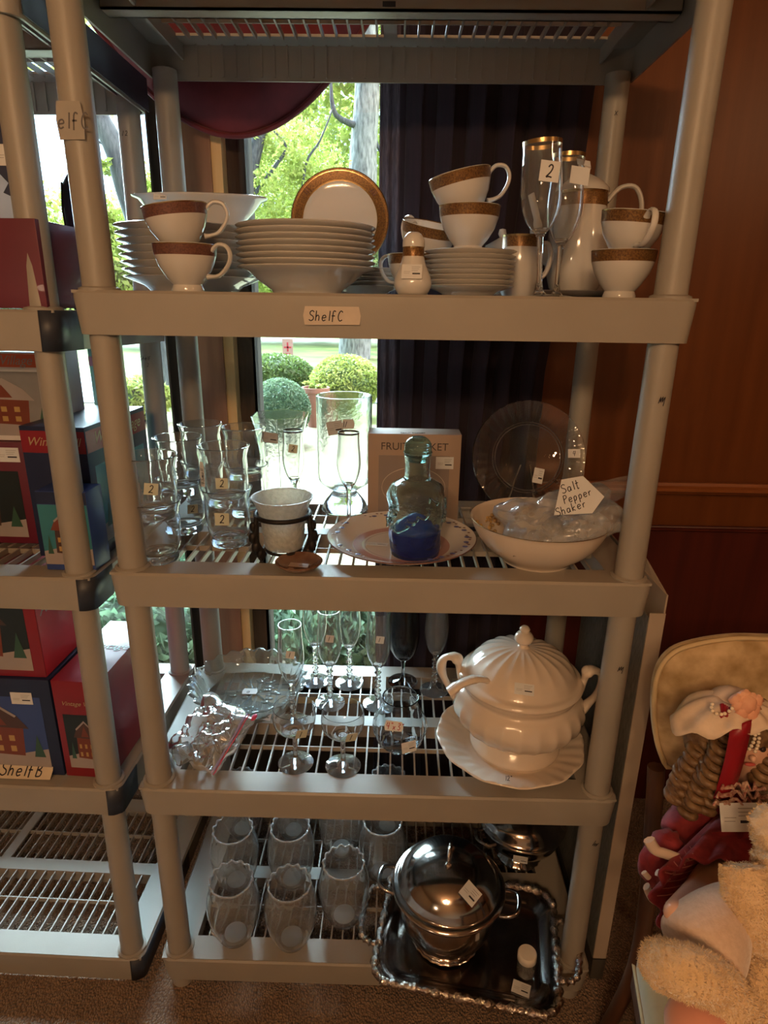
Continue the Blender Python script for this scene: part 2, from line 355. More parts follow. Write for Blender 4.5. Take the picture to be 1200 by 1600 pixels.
MB().tube(hem, .006, MAROON, 8).build('rolled_hem', sw)

# ---------------------------------------------------------------- shelf racks
WR, HR, PR = .914, .0627, .0235
def rrect(x0, x1, y0, y1, r, k=6):
    out = []
    for cx, cy_, a0 in ((x1-r, y0+r, -90), (x1-r, y1-r, 0), (x0+r, y1-r, 90), (x0+r, y0+r, 180)):
        for i in range(k+1):
            a = math.radians(a0+90*i/k); out.append((cx+r*math.cos(a), cy_+r*math.sin(a)))
    return out
def shelf_tier(parent, z, D, rd=.011):
    mb = MB(); t = .0045; m = PLASTIC
    rings = []
    for ins, zz in ((.003, 0), (.0, -.004), (.0, -.012), (.0035, -HR), (.0075, -HR), (.005, -.012), (.005, -t)):
        rings.append([(x, y, zz) for x, y in rrect(ins, WR-ins, ins, D-ins, .022)])
    n = len(rings[0]); vs = sum(rings, []); fs = []
    for i in range(len(rings)-1):
        for k in range(n): fs.append((i*n+k, i*n+(k+1) % n, (i+1)*n+(k+1) % n, (i+1)*n+k))
    mb.add(vs, fs, m)
    bf, bs_, c0, c1 = .056, .066, D*.46, D*.46+.034; b2 = D-.05
    mb.box(.004, WR-.004, .004, bf, -t, 0, m); mb.box(.004, WR-.004, b2, D-.004, -t, 0, m)
    mb.box(.004, bs_, bf, b2, -t, 0, m); mb.box(WR-bs_, WR-.004, bf, b2, -t, 0, m)
    mb.box(bs_, WR-bs_, c0, c1, -t, 0, m)
    mb.box(WR/2-.012, WR/2+.012, c1, b2, -t, 0, m)
    for yy in (c0, c1-.004): mb.box(.01, WR-.01, yy, yy+.004, -.034 if rd > .012 else -.03, -t, m)
    if rd > .012: mb.box(.01, WR-.01, c0, c1, -.034, -.031, m); mb.box(WR/2-.010, WR/2+.010, c0-.001, c0, -.029, -.022, TAPE)
    for xx in (bs_-.004, WR-bs_): mb.box(xx, xx+.004, .01, D-.01, -.030, -t, m)
    x = bs_+.0245
    while x < WR-bs_-.005:
        mb.box(x-.0016, x+.0016, bf, c0-.001, -rd, -.0008, m); mb.box(x-.0015, x+.0015, D-.011, D-.0085, -HR+.006, -t, m)
        if abs(x-WR/2) > .015: mb.box(x-.0016, x+.0016, c1, b2, -.011, -.0008, m)
        x += .0245
    for a, b in ((bf, c0), (c1, b2)):
        y = (a+b)/2+.004; mb.box(bs_, WR-bs_, y-.0014, y+.0014, -.011, -.0012, m)
    for cx in (.034, WR-.034):
        for cyy in (.031, D-.031):
            mb.M = Matrix.Translation((cx, cyy, 0)); mb.lathe([(PR+.006, -t), (PR+.006, .003), (PR+.001, .005), (PR+.001, 0)], m, 28)
            mb.M = Matrix()
    return mb.build('shelf_tier', parent, (0, 0, z), smooth=35, weld=False)
def rack(name, label, loc, rot, z1, D, S, tiers=5):
    r = thing(name, label, 'shelf rack', loc, rot, None)
    T = [shelf_tier(r, z1+S*k, D, .018 if k == 4 else .011) for k in range(tiers)]; P = {}
    for cx in (0, 1):
        for cyy in (0, 1):
            px = .034 if cx == 0 else WR-.034; py = .031 if cyy == 0 else D-.031
            for k in range(tiers-1):
                z0 = z1+S*k; mb = MB(); mb.lathe([(PR-.003, 0), (PR, .001), (PR, .02), (PR-.0012, S-HR+.01), (PR-.004, S-HR+.01)], PLASTIC, 32)
                P[(cx, cyy, k)] = mb.build('post', r, (px, py, z0), smooth=50)
            mb = MB(); zf = z1-HR; mb.lathe([(0, FL-loc[2]), (PR-.004, FL-loc[2]), (PR, FL-loc[2]+.004), (PR, zf+.03), (0, zf+.03)], PLASTIC, 28); mb.build('foot', r, (px, py, 0), smooth=40)
    return r, T, P
Z1 = .0864; S1 = .44755; ZT_ = [Z1+S1*k for k in range(5)]
R1, T1, P1 = rack('shelf_rack', 'tall tan plastic shelf rack holding the china and glassware', (0, 0, 0), (0, 0, 0), Z1, .447, S1)
R2, T2, P2 = rack('shelf_rack', 'tan plastic shelf rack with taped corners and boxed figurines, left of the china rack', (-.0476-.0003, .0167, 0), (-.0214, 0, -.0207), .0560, .470, .4480)
R2.location = Vector((-.0476, .0167, 0)) - Vector((WR*math.cos(-.0207), WR*math.sin(-.0207), 0))
ZL = [.0560+.4480*k for k in range(5)]
# writing on the racks
def note(parent, pos, n_, up, wd, hh, text, th, base=None, name='marker_writing', ink=INK, tilt=0, off=0):
    mb = MB(); mb.M = axes_matrix(pos, n_, up) @ Matrix.Rotation(tilt, 4, 'Z')
    if base: mb.prism([(-wd/2, -hh/2), (wd/2-.002, -hh/2+.001), (wd/2, 0), (wd/2-.003, hh/2), (-wd/2+.001, hh/2), (-wd/2-.002, 0)], 0, .0004, base)
    write(mb, text, -wd/2+off, -th/2, th, ink, th*(.11 if len(text) > 1 else .075), z=.0008)
    return mb.build(name, parent, smooth=0)
note(T1[3], (.385, -.0012, -.031), (0, -1, 0), (0, 0, 1), .082, .026, 'ShelfC', .014, MASKP, 'tape_label', off=.006)
note(P1[(1, 0, 3)], (.004, -PR-.0004, .395), (0, -1, 0), (0, 0, 1), .012, .012, 'm', .015)
note(P1[(1, 0, 2)], (.002, -PR-.0004, .305), (0, -1, 0), (0, 0, 1), .012, .012, 'm', .016)
note(P1[(1, 0, 1)], (.002, -PR-.0004, .285), (0, -1, 0), (0, 0, 1), .012, .012, 'm', .016)
note(P1[(1, 0, 0)], (.002, -PR-.0004, .335), (0, -1, 0), (0, 0, 1), .012, .012, 'm', .016, tilt=PI-.3)
note(P1[(1, 1, 3)], (0, -PR-.0004, .33), (0, -1, 0), (0, 0, 1), .012, .012, 'x', .014)
note(P1[(0, 0, 3)], (.0, -PR-.0006, .215), (0, -1, 0), (0, 0, 1), .036, .046, 'elfC', .019, mat('post_matching_tape', (.34, .31, .27), .5), 'tape_label', off=.0, ink=mat('faded_ink', (.11, .10, .10), .6))
note(P2[(1, 1, 2)], (0, -PR-.0004, .35), (0, -1, 0), (0, 0, 1), .03, .01, 'Shelf', .008)
note(P2[(1, 1, 2)], (.004, -PR-.0004, .335), (0, -1, 0), (0, 0, 1), .01, .01, '2', .008)
note(P2[(1, 1, 3)], (.0, -PR-.0004, .34), (0, -1, 0), (0, 0, 1), .014, .01, '/2', .009)
# tape on the rack corners
for k in range(4):
    mb = MB(); o = .0012; pts = rrect(-o, WR+o, -o, .47+o, .0232)[:7]
    pts = [(WR-.026, -o)]+pts+[(WR+o, .08 if k else .30)]
    vs = [(x, y, -.001) for x, y in pts]+[(x-.003 if x > WR-.03 else x, y+(.003 if y < .01 else 0), -HR) for x, y in pts]; nn = len(pts)
    mb.add(vs, [(i, i+1, nn+i+1, nn+i) for i in range(nn-1)], TAPE); mb.build('black_tape', T2[k], solid=.0006, smooth=60)
mb = MB(); mb.box(WR-.0005, WR+.0008, .02, .46, -HR+.004, .001, TAPE); mb.build('black_tape', T2[4], smooth=0)
note(T2[1], (WR-.205, .030, .0155), (0, -1, .75), (0, .75, 1), .118, .036, 'ShelfB', .024, MASK, 'tape_label', off=.012)

# ---------------------------------------------------------------- china on the top shelf
Z4 = ZT_[3]
def lathed(name, label, cat, prof, m, loc, rot=(0, 0, 0), n=56, mod=None, group=None, parent=None, smooth=50):
    o = MB().lathe(prof, m, n, mod).build(name, parent, loc, rot, smooth)
    if parent is None: tag(o, label, cat, group)
    return o
def plate_prof(R, h, foot, t=.004, rim=.8, band=None):
    up = [(0, .003), (foot-.004, .003), (foot-.002, 0), (foot, 0), (foot+.003, .003), (R*rim, h*.45), (R-.002, h-t*.4), (R, h)]
    dn = [(R-.002, h+t*.25), (R*rim, h*.45+t, band), (foot+.004, .003+t), (foot-.02, .0025+t), (0, .0025+t)]
    return up+dn
dinner = lathed('dinner_plate', '', 'plate', plate_prof(.122, .026, .075, rim=.72), PORCELAIN, (.107, .262, Z4))
pl = 'white china dinner plates stacked at the left end of the top shelf'
ordn = ['bottom', 'second', 'third', 'fourth', 'fifth', 'sixth', 'seventh', 'eighth', 'ninth', 'tenth']
tag(dinner, 'white china dinner plate at the bottom of the tall stack under the oval bowl', 'plate', pl)
for k in range(1, 8):
    dup(dinner, (.107-.0012*k, .262, Z4+.0117*k), label='white china dinner plate, %s, of the tall stack under the oval bowl' % ('topmost' if k == 7 else ordn[k]+' from the bottom'), group=pl)
soup = lathed('soup_bowl', '', 'bowl', [(0, .004), (.050, .004), (.052, 0), (.056, 0), (.058, .005), (.080, .020), (.094, .033), (.111, .038), (.113, .040), (.111, .0415), (.093, .037), (.078, .025), (.056, .009), (0, .008)], PORCELAIN, (.328, .152, Z4))
sl = 'white rimmed soup bowls stacked in front of the gold plate'
tag(soup, 'white rimmed soup bowl, bottommost of the wide stack left of centre', 'bowl', sl)
for k in range(1, 8):
    dup(soup, (.328+.0008*math.sin(k*2), .152, Z4+.0087*k), (0, 0, k), 'white rimmed soup bowl, %s, of the wide stack left of centre' % ('topmost' if k == 7 else ordn[k]+' from the bottom'), sl)
saucer_p = plate_prof(.080, .017, .045, rim=.7)
for k in range(5):
    lathed('saucer', 'small white saucer, %s from the bottom of the low stack behind the soup bowls' % ('first' if k == 0 else ordn[k]), 'saucer', saucer_p, PORCELAIN, (.408, .345, Z4+.0078*k), group='saucers behind the soup bowls')
# gold rimmed plate standing on edge
t = thing('display_plate', 'white plate with wide gold rim standing on edge in front of the window', 'plate', (.366, .350, Z4+.043), (0, 0, 0))
R = .0935; mb = MB(); mb.M = Matrix.Rotation(math.radians(78), 4, 'X') @ Matrix.Translation((0, R, 0))
mb.lathe([(0, .0), (.05, 0), (.055, .002), (.070, .006), (R-.001, .013), (R, .0145, GOLD), (R-.002, .016, GOLDBAND), (R-.005, .0155, GOLD), (R-.0065, .0152, GOLDBAND), (.0735, .010, GOLD), (.071, .0092), (.06, .006), (0, .0045)], PORCELAIN, 72)
mb.build('plate_body', t, rot=(0, 0, 0))
mb = MB(); mb.M = Matrix.Rotation(math.radians(78), 4, 'X') @ Matrix.Translation((0, R, .0140))
for a in (38, 141):
    M0 = mb.M.copy(); mb.M = M0 @ Matrix.Rotation(math.radians(a), 4, 'Z') @ Matrix.Translation((.082, 0, 0)); mb.box(-.006, .006, -.0055, -.0035, 0, .001, BANDB); mb.box(-.006, .006, .0035, .0055, 0, .001, BANDB)
    mb.box(-.006, .006, -.001, .001, 0, .001, BANDB); mb.box(.004, .006, -.006, .006, 0, .001, BANDB); mb.M = M0
mb.build('rim_motif', t)
# oval serving bowl
def oval(sx, sy, flare):
    return lambda tt, r, z: (r*sx*sy/math.sqrt((sy*math.cos(tt))**2+(sx*math.sin(tt))**2), z+(flare*abs(math.cos(tt))**6 if z > .03 else 0))
t = thing('oval_serving_bowl', 'oval white serving bowl with flared ends resting on the dinner plates', 'bowl', (.128, .262, Z4+.109))
MB().lathe([(0, .002), (.058, .002), (.06, 0), (.064, 0), (.068, .006), (.088, .026), (.102, .040), (.112, .044), (.113, .046), (.110, .047), (.099, .043), (.083, .028), (.062, .010), (0, .008)], PORCELAIN, 72, oval(1.05, .72, .004)).build('bowl_body', t)
sticker(t, (-.045, -.073, .041), (0, -1, .4), (0, 0, 1), .022, .012, 'price')
# cups
def cup_prof(band): return [(0, .006), (.020, .006), (.021, 0), (.0245, 0), (.025, .003), (.0225, .010), (.031, .020), (.041, .036), (.0465, .052, band), (.0482, .0665, GOLD), (.0488, .068), (.0482, .0688, GOLD), (.047, .0675), (.0452, .052), (.0395, .036), (.029, .0215), (.018, .0135), (0, .0125)]
def handle_pts(s=1.):
    return cr([(.0455*s, 0, .060*s), (.058*s, 0, .068*s), (.072*s, 0, .064*s), (.0765*s, 0, .050*s), (.070*s, 0, .036*s), (.056*s, 0, .024*s), (.037*s, 0, .022*s)], 4)
def cup(label, loc, rot=(0, 0, 0), band=GOLDBAND, group='gold banded teacups on the top shelf', s=1.):
    t = thing('teacup', label, 'cup', loc, rot, group); t.scale = (s, s, s)
    p = crp([(q[0], q[1]) for q in cup_prof(band)][:0]) if 0 else cup_prof(band)
    MB().lathe(p, PORCELAIN, 48).build('cup_body', t, smooth=55)
    MB().tube(handle_pts(), [.0042]+[.0032]*22+[.0036, .0045], PORCELAIN, 10, flat=1.5).build('handle', t)
    return t
cup('white teacup with dark band, lower of the pair at the top shelf left end', (.150, .085, Z4), (0, 0, -.25), BANDB)
cup('white teacup with dark band, tilted on top of the leftmost cup pair', (.147, .085, Z4+.0545), (0, math.radians(-7), .15), BANDB)
cup('white teacup with gold band sitting on the stacked saucers', (.590, .14, Z4+.0655), (0, 0, 1.9))
cup('white teacup with gold band, tilted, uppermost above the stacked saucers', (.586, .14, Z4+.1125), (0, math.radians(-13), .05))
cup('white teacup with gold band upright behind the salt shaker', (.508, .235, Z4), (0, 0, 2.5))
cup('white teacup with gold band, leaning, on top of the cup behind the salt shaker', (.522, .232, Z4+.050), (0, math.radians(-16), 2.2))
cup('white teacup with gold band, lower of the pair at the top shelf right end', (.824, .09, Z4), (0, 0, 1.7))
cup('white teacup with handle facing forward on top of the rightmost cup pair', (.827, .09, Z4+.0535), (math.radians(-4), math.radians(3), -PI/2+.05))
ss = lathed('saucer', 'small white saucer at the bottom of the stack under the gold banded cups', 'saucer', plate_prof(.0745, .016, .04, rim=.68), PORCELAIN, (.594, .14, Z4))
ss['group'] = 'saucers under the gold banded cups'
for k in range(1, 8): dup(ss, (.594+.001*math.sin(k*3), .14, Z4+.0074*k), (0, 0, k), 'small white saucer, %s, of the stack under the gold banded cups' % ('topmost' if k == 7 else ordn[k]+' from the bottom'), 'saucers under the gold banded cups')
# salt shaker
t = thing('salt_shaker', 'white china salt shaker with gold brown collar and price sticker on the top shelf edge', 'shaker', (.501, .055, Z4))
MB().lathe(crp([(0, .002), (.018, .0), (.0235, .003), (.0285, .014), (.0265, .026), (.0195, .042), (.0165, .052)])+[(.016, .054, GOLDBAND), (.0158, .065, GOLD), (.0165, .067)]+crp([(.0165, .068), (.0155, .078), (.009, .0865), (0, .088)]), PORCELAIN, 40).build('shaker_body', t)
sticker(t, (-.002, -.0262, .032), (-.1, -1, .35), (0, 0, 1), .030, .021)
# creamer, sugar bowl, pot, platter
def bandpot(name, label, cat, loc, prof, rz=0, handle=None, spout=None, lid=None):
    t = thing(name, label, cat, loc, (0, 0, rz)); MB().lathe(prof, PORCELAIN, 48).build('body', t, smooth=50)
    if handle: MB().tube(cr(handle, 5), .0042, PORCELAIN, 10, flat=1.5).build('handle', t)
    if spout: MB().tube(cr(spout[0], 5), spout[1], PORCELAIN, 12).build('spout', t)
    if lid: MB().lathe(lid, PORCELAIN, 40).build('lid', t)
    return t
bandpot('creamer', 'white creamer jug with gold band behind the front champagne flute', 'jug', (.686, .205, Z4), [(0, .004), (.024, 0), (.030, .01), (.034, .04), (.033, .07), (.031, .080, GOLDBAND), (.031, .096, GOLD), (.032, .099), (.030, .099), (.029, .08), (.031, .04), (.026, .01), (0, .007)], 0, [(.030, 0, .085), (.046, 0, .086), (.052, 0, .065), (.046, 0, .04), (.032, 0, .028)])
bandpot('sugar_bowl', 'white lidded sugar bowl half hidden behind the stacked saucers', 'bowl', (.672, .325, Z4), [(0, .004), (.025, 0), (.036, .02), (.041, .045), (.036, .068, GOLDBAND), (.033, .08, GOLD), (.034, .082), (.031, .082), (.034, .06), (.036, .04), (.025, .01), (0, .008)], 0, None, None, [(.034, .082), (.030, .092), (.012, .102), (.005, .106), (.008, .112), (.006, .120), (0, .122)])
lathed('round_platter', 'dark edged serving plate under the tall coffee pot', 'plate', plate_prof(.098, .012, .06, rim=.8), mat('grey_china', (.30, .28, .28), .2), (.800, .275, Z4))
bandpot('coffee_pot', 'tall white coffee pot with gold band and lid behind the champagne flutes', 'pot', (.800, .275, Z4+.012), [(0, .004), (.038, 0), (.044, .006), (.054, .04), (.056, .075), (.050, .115), (.044, .138, GOLDBAND), (.043, .160, GOLD), (.044, .164), (.041, .164), (.047, .115), (.052, .07), (.040, .01), (0, .01)], .0,
        [(.044, 0, .150), (.065, 0, .172), (.092, 0, .172), (.106, 0, .140), (.096, 0, .090), (.070, 0, .055), (.052, 0, .050)], ([(-.045, 0, .055), (-.070, 0, .075), (-.078, 0, .120), (-.094, 0, .160)], [.016]*6+[.012]*4+[.008]*6), [(.045, .164), (.044, .170), (.034, .180), (.015, .190), (.006, .194), (.010, .201), (.006, .210), (0, .211)])
# champagne flutes with gold rims
def flute(label, loc, H, rb, rr, foot, stemh, rim, name='champagne_flute', group=None, knot=0, gl=None, rimh=.003, tagtxt=None, tagz=None, tagw=.02, kind=None, bulge=1.06):
    gl = gl or GLASS; t = thing(name, label, 'glass', loc, (0, 0, 0), group); th = .0011
    out = [(0, .0012), (foot*.96, .0), (foot, .0012), (foot*.85, .0019), (foot*.35, .0034), (.0055, .009), (.0042, .020)]
    if not knot: out += [(.0040, stemh*.6), (.0048, stemh-.006)]
    else:
        nn = knot
        for i in range(nn):
            z0 = .020+(stemh-.028)*i/nn; dz = (stemh-.028)/nn; out += [(.0040, z0+.001), (.0075, z0+dz*.5), (.0040, z0+dz*.98)]
    bowl = [(.008, stemh+.001), (rb*.62, stemh+(H-stemh)*.09), (rb*.92, stemh+(H-stemh)*.25), (rb*bulge, stemh+(H-stemh)*.46), (rr+(rb-rr)*.4, stemh+(H-stemh)*.78), (rr, H)]
    bo = crp(bowl, 5); inn = [(max(r-th, .0), z+(.004 if r < .012 else 0)) for r, z in bo[::-1]]+[(0, stemh+.006)]
    md = None
    if knot: md = lambda tt, r, z: (r*(1+(.10*math.sin(2*tt+z*230) if .02 < z < stemh-.004 else 0)), z)
    MB().lathe(out+bo+inn, gl, 36, md).build('glass_body', t, smooth=60)
    if rim: MB().lathe([(rr+.0002, H-rimh), (rr+.0005, H+.0004), (rr-th-.0003, H+.0004), (rr-th-.0002, H-rimh), (rr+.0002, H-rimh)], rim, 36).build('metal_rim', t)
    if tagtxt is not None:
        r_ = rb*bulge; sticker(t, (.15*r_, -r_-.0012, tagz), (.1, -1, .05), (.15, 0, 1), tagw, tagw*.95, 'price' if tagtxt == '' else 'yel', tagtxt, PAPER if tagtxt == '' else kind or YELT, th=tagw*.6)
    return t
flute('gold rimmed champagne flute with sticker reading 2, nearest the shelf edge', (.694, .060, Z4), .208, .029, .0275, .030, .088, GOLD, rimh=.005, tagtxt='2', tagz=.165, tagw=.028, kind=PAPER, bulge=1.02, group='gold rimmed champagne flutes').rotation_euler = (0, -.07, 0)
t = flute('gold rimmed champagne flute with folded tag behind the one marked 2', (.735, .125, Z4), .205, .026, .0235, .030, .080, GOLD, rimh=.005, tagtxt=None, bulge=1.05, group='gold rimmed champagne flutes')
sticker(t, (.012, -.026, .172), (.2, -1, .1), (.1, 0, 1), .030, .024, 'plain', '', PAPER); sticker(t, (.020, -.010, .192), (.4, -1, .6), (.1, 0, 1), .024, .010, 'plain', '', PAPER)

# ---------------------------------------------------------------- glassware shelf
Z3 = ZT_[2]
def glass_wall(out, th, zin):
    o = crp(out, 4); inn = [(max(r-th, 0), z) for r, z in o[::-1] if z > zin+.002]
    return o+[(o[-1][0]-th*.5, o[-1][1]+.0006)]+inn+[(inn[-1][0]*.85, zin), (0, zin)]
tp = glass_wall([(0, .002), (.030, .0), (.0345, .004), (.0335, .011), (.0325, .016), (.038, .026), (.0405, .042), (.0405, .066), (.0395, .085), (.042, .098), (.0465, .110)], .0022, .015)
def swirl(amp, k, tw, z0, z1):
    def f(tt, r, z):
        e = max(0, min(1, (z-z0)/.012))*max(0, min(1, (z1-z)/.012)); return (r*(1+amp*e*math.sin(k*tt+tw*z)), z)
    return f
def tumbler(label, loc, group, tg=None):
    t = thing('swirl_tumbler', label, 'glass', loc, (0, 0, random.random()), group)
    MB().lathe(tp, mat('tumbler_glass', (.97, .99, .985), .0, trans=.95, amt=0), 64, swirl(.028, 8, 55, .02, .092)).build('glass_body', t, smooth=60)
    t.rotation_euler = (0, 0, 0)
    if tg: sticker(t, tg[1], tg[2], (tg[3], 0, 1), tg[4], tg[4]*.9, 'yel', tg[0], tg[5] if len(tg) > 5 else YELT, th=tg[4]*(.6 if len(tg[0]) < 2 else .3))
    return t
tg_ = 'swirled clear tumblers stacked in pairs'; st = .0785
for (nm, x, y, lo, hi) in (('nearest the left front post', .067, .066, None, ('2', (.014, -.0405, .062), (.3, -1, 0), .15, .022)),
                           ('behind the front left pair', .066, .214, ('2', (.028, -.032, .055), (.7, -1, 0), .1, .020), None),
                           ('with two yellow labels, beside the candle holder', .171, .149, ('2', (.0, -.0425, .062), (0, -1, 0), 0, .026), ('2', (.004, -.0418, .05), (0, -1, 0), 0, .022)),
                           ('farthest back by the window post', .068, .352, None, None), ('at the back beside the faceted vase', .166, .325, None, None)):
    tumbler('clear swirled tumbler, lower of the pair '+nm, (x, y, Z3), tg_, lo)
    u = tumbler('clear swirled tumbler, upper of the pair '+nm, (x, y, Z3+st), tg_, hi)
    if 'two yellow' in nm: note(u, (-.033, -.028, .062), (-.75, -1, 0), (0, 0, 1), .012, .046, '', .012, PAPER, 'paper_strip'); note(u, (-.0335, -.0285, .062), (-.75, -1, 0), (-1, 0.75, 0), .036, .008, '4Small', .009, None, 'marker_writing')
# candle holder
t = thing('candle_holder', 'black iron candle holder with crackled white glass cup', 'candle holder', (.284, .092, Z3))
CRACK = mat('crackled_frosted_glass', (.92, .95, .93), .3, ns=140, col2=(.70, .74, .72), trans=.6, bump=1., bs=130)
MB().lathe(glass_wall([(0, .018), (.026, .017), (.034, .021), (.037, .045), (.040, .072), (.046, .095), (.0545, .112)], .0028, .024), CRACK, 56).build('glass_cup', t, smooth=60)
mb = MB(); ring = [(.0475*math.cos(a), .0475*math.sin(a), .080) for a in [2*PI*i/48 for i in range(48)]]; mb.tube(ring, .0042, IRON, 10, closed=True); mb.build('iron_ring', t); mb = MB()
ring = [(.030*math.cos(a), .030*math.sin(a), .013) for a in [2*PI*i/36 for i in range(36)]]; mb.tube(ring, .003, IRON, 8, closed=True); mb.build('base_ring', t)
for a in (-2.55, -.25, 1.6):
    mb = MB(); ca, sa = math.cos(a), math.sin(a); c = cr([(.049*ca, .049*sa, .083), (.052*ca, .052*sa, .060), (.052*ca, .052*sa, .035), (.043*ca, .043*sa, .016), (.040*ca, .040*sa, .008), (.047*ca, .047*sa, .002)], 5)
    mb.tube(c, [.0045]*4+[.006]*16+[.0045]*6, IRON, 8)
    for j in range(5):   # leaf lobes along the leg
        q = c[4+4*j]; mb.ball((q[0]*1.09, q[1]*1.09, q[2]), .0095-.001*abs(j-2), IRON, 12, 8, .25, 3, (.8, .8, 1.3))
    mb.build('leaf_leg', t, smooth=60)
MB().lathe([(0, .024), (.024, .024), (.024, .062), (.022, .064), (.004, .063), (0, .063)], mat('white_wax', (.85, .82, .75), .4, sss=.2), 32).build('candle', t)
# small brown dish
t = thing('small_dish', 'tiny brown glass dish with label lying at the shelf edge', 'dish', (.319, .034, Z3+.001))
MB().lathe([(0, .002), (.024, 0), (.030, .004), (.039, .011), (.0408, .014), (.0395, .0152), (.036, .012), (.029, .006), (0, .004)], mat('brown_lustre_glass', (.30, .17, .11), .08, .35, ns=40, col2=(.18, .09, .06), coat=1), 48).build('dish_body', t)
sticker(t, (0, 0, .0062), (0, -.05, 1), (.15, 1, 0), .034, .014, 'price', base=mat('brown_sticker', (.32, .22, .17), .5))
# small silver rimmed flutes
SRIM = mat('dark_silver_rim', (.16, .14, .13), .25, .9)
flute('small flute with silver rim and label 2 in front of the faceted vase', (.272, .300, Z3), .188, .0215, .0200, .026, .080, SRIM, 'cordial_flute', 'silver rimmed flutes on the glassware shelf', rimh=.003, tagtxt='2', tagz=.155, tagw=.018, bulge=1.08)
flute('small flute with silver rim in front of the tall cylinder vase', (.390, .235, Z3), .199, .0220, .0205, .028, .088, SRIM, 'cordial_flute', 'silver rimmed flutes on the glassware shelf', rimh=.003, bulge=1.08)
# tall footed cylinder vase
t = thing('cylinder_vase', 'tall clear cylinder vase on a flared foot with price sticker', 'vase', (.371, .370, Z3))
MB().lathe(glass_wall([(0, .006), (.047, .0), (.050, .003), (.044, .018), (.030, .036), (.026, .044), (.040, .052), (.054, .064), (.0585, .085), (.0585, .150), (.0590, .250)], .0028, .052), GLASSR, 56).build('glass_body', t, smooth=60)
sticker(t, (-.014, -.0605, .192), (-.2, -1, 0), (-.2, 0, 1), .034, .028, base=mat('shaded_sticker', (.50, .50, .50), .6)); note(t, (.014, -.0603, .200), (.2, -1, 0), (0, 0, 1), .024, .020, '1/', .012, PAPER, 'paper_strip')
# square flared vase
t = thing('faceted_vase', 'clear faceted vase flared at the top with price sticker, nearest the window', 'vase', (.233, .385, Z3))
def sq(r, z, k=48):
    out = []
    for i in range(k):
        a = 2*PI*i/k; q = r*1.12*math.cos(PI/6)/math.cos((a % (PI/3))-PI/6); out.append((q*math.cos(a), q*math.sin(a), z))
    return out
mb = MB(); prof = [(.030, 0), (.036, .004), (.040, .05), (.043, .11), (.050, .165), (.060, .205)]; prof = crp(prof, 4); ins = [(r-.0035, z) for r, z in prof[::-1] if z > .012]
rs = [sq(r, z) for r, z in prof+ins]; k = 48; vs = sum(rs, []); fs = [(i*k+j, i*k+(j+1) % k, (i+1)*k+(j+1) % k, (i+1)*k+j) for i in range(len(rs)-1) for j in range(k)]
fs += [tuple(range(k)), tuple(range((len(rs)-1)*k, len(rs)*k))]; mb.M = Matrix.Rotation(PI/2+.05, 4, 'Z'); mb.add(vs, fs, GLASSR); mb.build('glass_body', t, smooth=25)
sticker(t, (-.014, -.0545, .165), (-.1, -1, -.25), (.1, 0, 1), .034, .024, base=MATS['shaded_sticker'])
# FRUIT BASKET box
CARD = mat('brown_gift_box', (.36, .26, .20), .6, amt=.06, ns=8)
bx_ = thing('gift_box', 'brown cardboard box printed FRUIT BASKET behind the green bottle', 'box', (.519, .290, Z3))
MB().box(-.094, .094, 0, .062, .0005, .186, CARD).build('carton', bx_, bevel=.0015, smooth=30)
mb = MB(); mb.box(-.072, .072, -.0008, 0, .01, .142, mat('box_window_print', (.25, .20, .18), .5, ns=20)); mb.build('printed_panel', bx_, smooth=0)
mb = MB(); ell = [(.065*math.cos(a), -.0012, .075+.042*math.sin(a)) for a in [2*PI*i/40 for i in range(40)]]; mb.tube(ell, .0008, mat('pale_print', (.5, .42, .36), .6), 6, closed=True)
for i in range(7): a = PI*(.1+.8*i/6); mb.tube([(.0, -.0012, .06), (.05*math.cos(a), -.0012, .065+.035*math.sin(a))], .0006, MATS['pale_print'], 5)
mb.build('printed_basket', bx_)
Fm = axes_matrix((0, -.0006, .160), (0, -1, 0), (0, 0, 1)); font_text('FRUIT BASKET', .0215, mat('dark_brown_print', (.06, .045, .04), .6), Fm, parent=bx_)
font_text('FRUIT BASKET', .008, MATS['dark_brown_print'], axes_matrix((-.004, .008, .1872), (0, 0, 1), (0, 1, 0)), parent=bx_)
sticker(bx_, (.062, -.0012, .128), (0, -1, 0), (0, 0, 1), .036, .025)
# patterned plate with the bottle on it
IVORY = mat('ivory_glaze', (.70, .64, .58), .15, ns=10, coat=.4, amt=.03); PINKG = mat('pink_glaze', (.48, .27, .25), .18, coat=.4)
t = thing('floral_plate', 'ivory plate with pink ring and sprigged rim under the green bottle', 'plate', (.495, .142, Z3))
MB().lathe([(0, .002), (.078, .002), (.080, 0), (.084, 0), (.088, .004), (.115, .015), (.1375, .024), (.139, .0255, BANDB), (.1375, .0268), (.113, .0185), (.096, .0095), (.090, .0078, PINKG), (.074, .0065), (.070, .0064), (.069, .0063, BANDB), (.0678, .0062), (0, .006)], IVORY, 80).build('plate_body', t)
BLUEP = mat('blue_petals', (.10, .11, .28), .3)
for i, a0 in enumerate((2.9, 1.9, .55, -.15, -.9, 3.9)):
    mb = MB()
    for j in range(9):
        a = a0-.28+.07*j; r = .124+.004*math.sin(j*1.7); z = .0225+(r-.113)*.37-.0018; mb.ball((r*math.cos(a), r*math.sin(a), z+.0008), .0022 if j % 3 else .004, BLUEP if j % 3 == 0 else BANDB, 8, 5, 0, 1, (1.3, 1, .3))
    mb.build('sprig_decoration', t)
sticker(t, (-.045, -.002, .0072), (0, 0, 1), (.1, 1, 0), .040, .015)
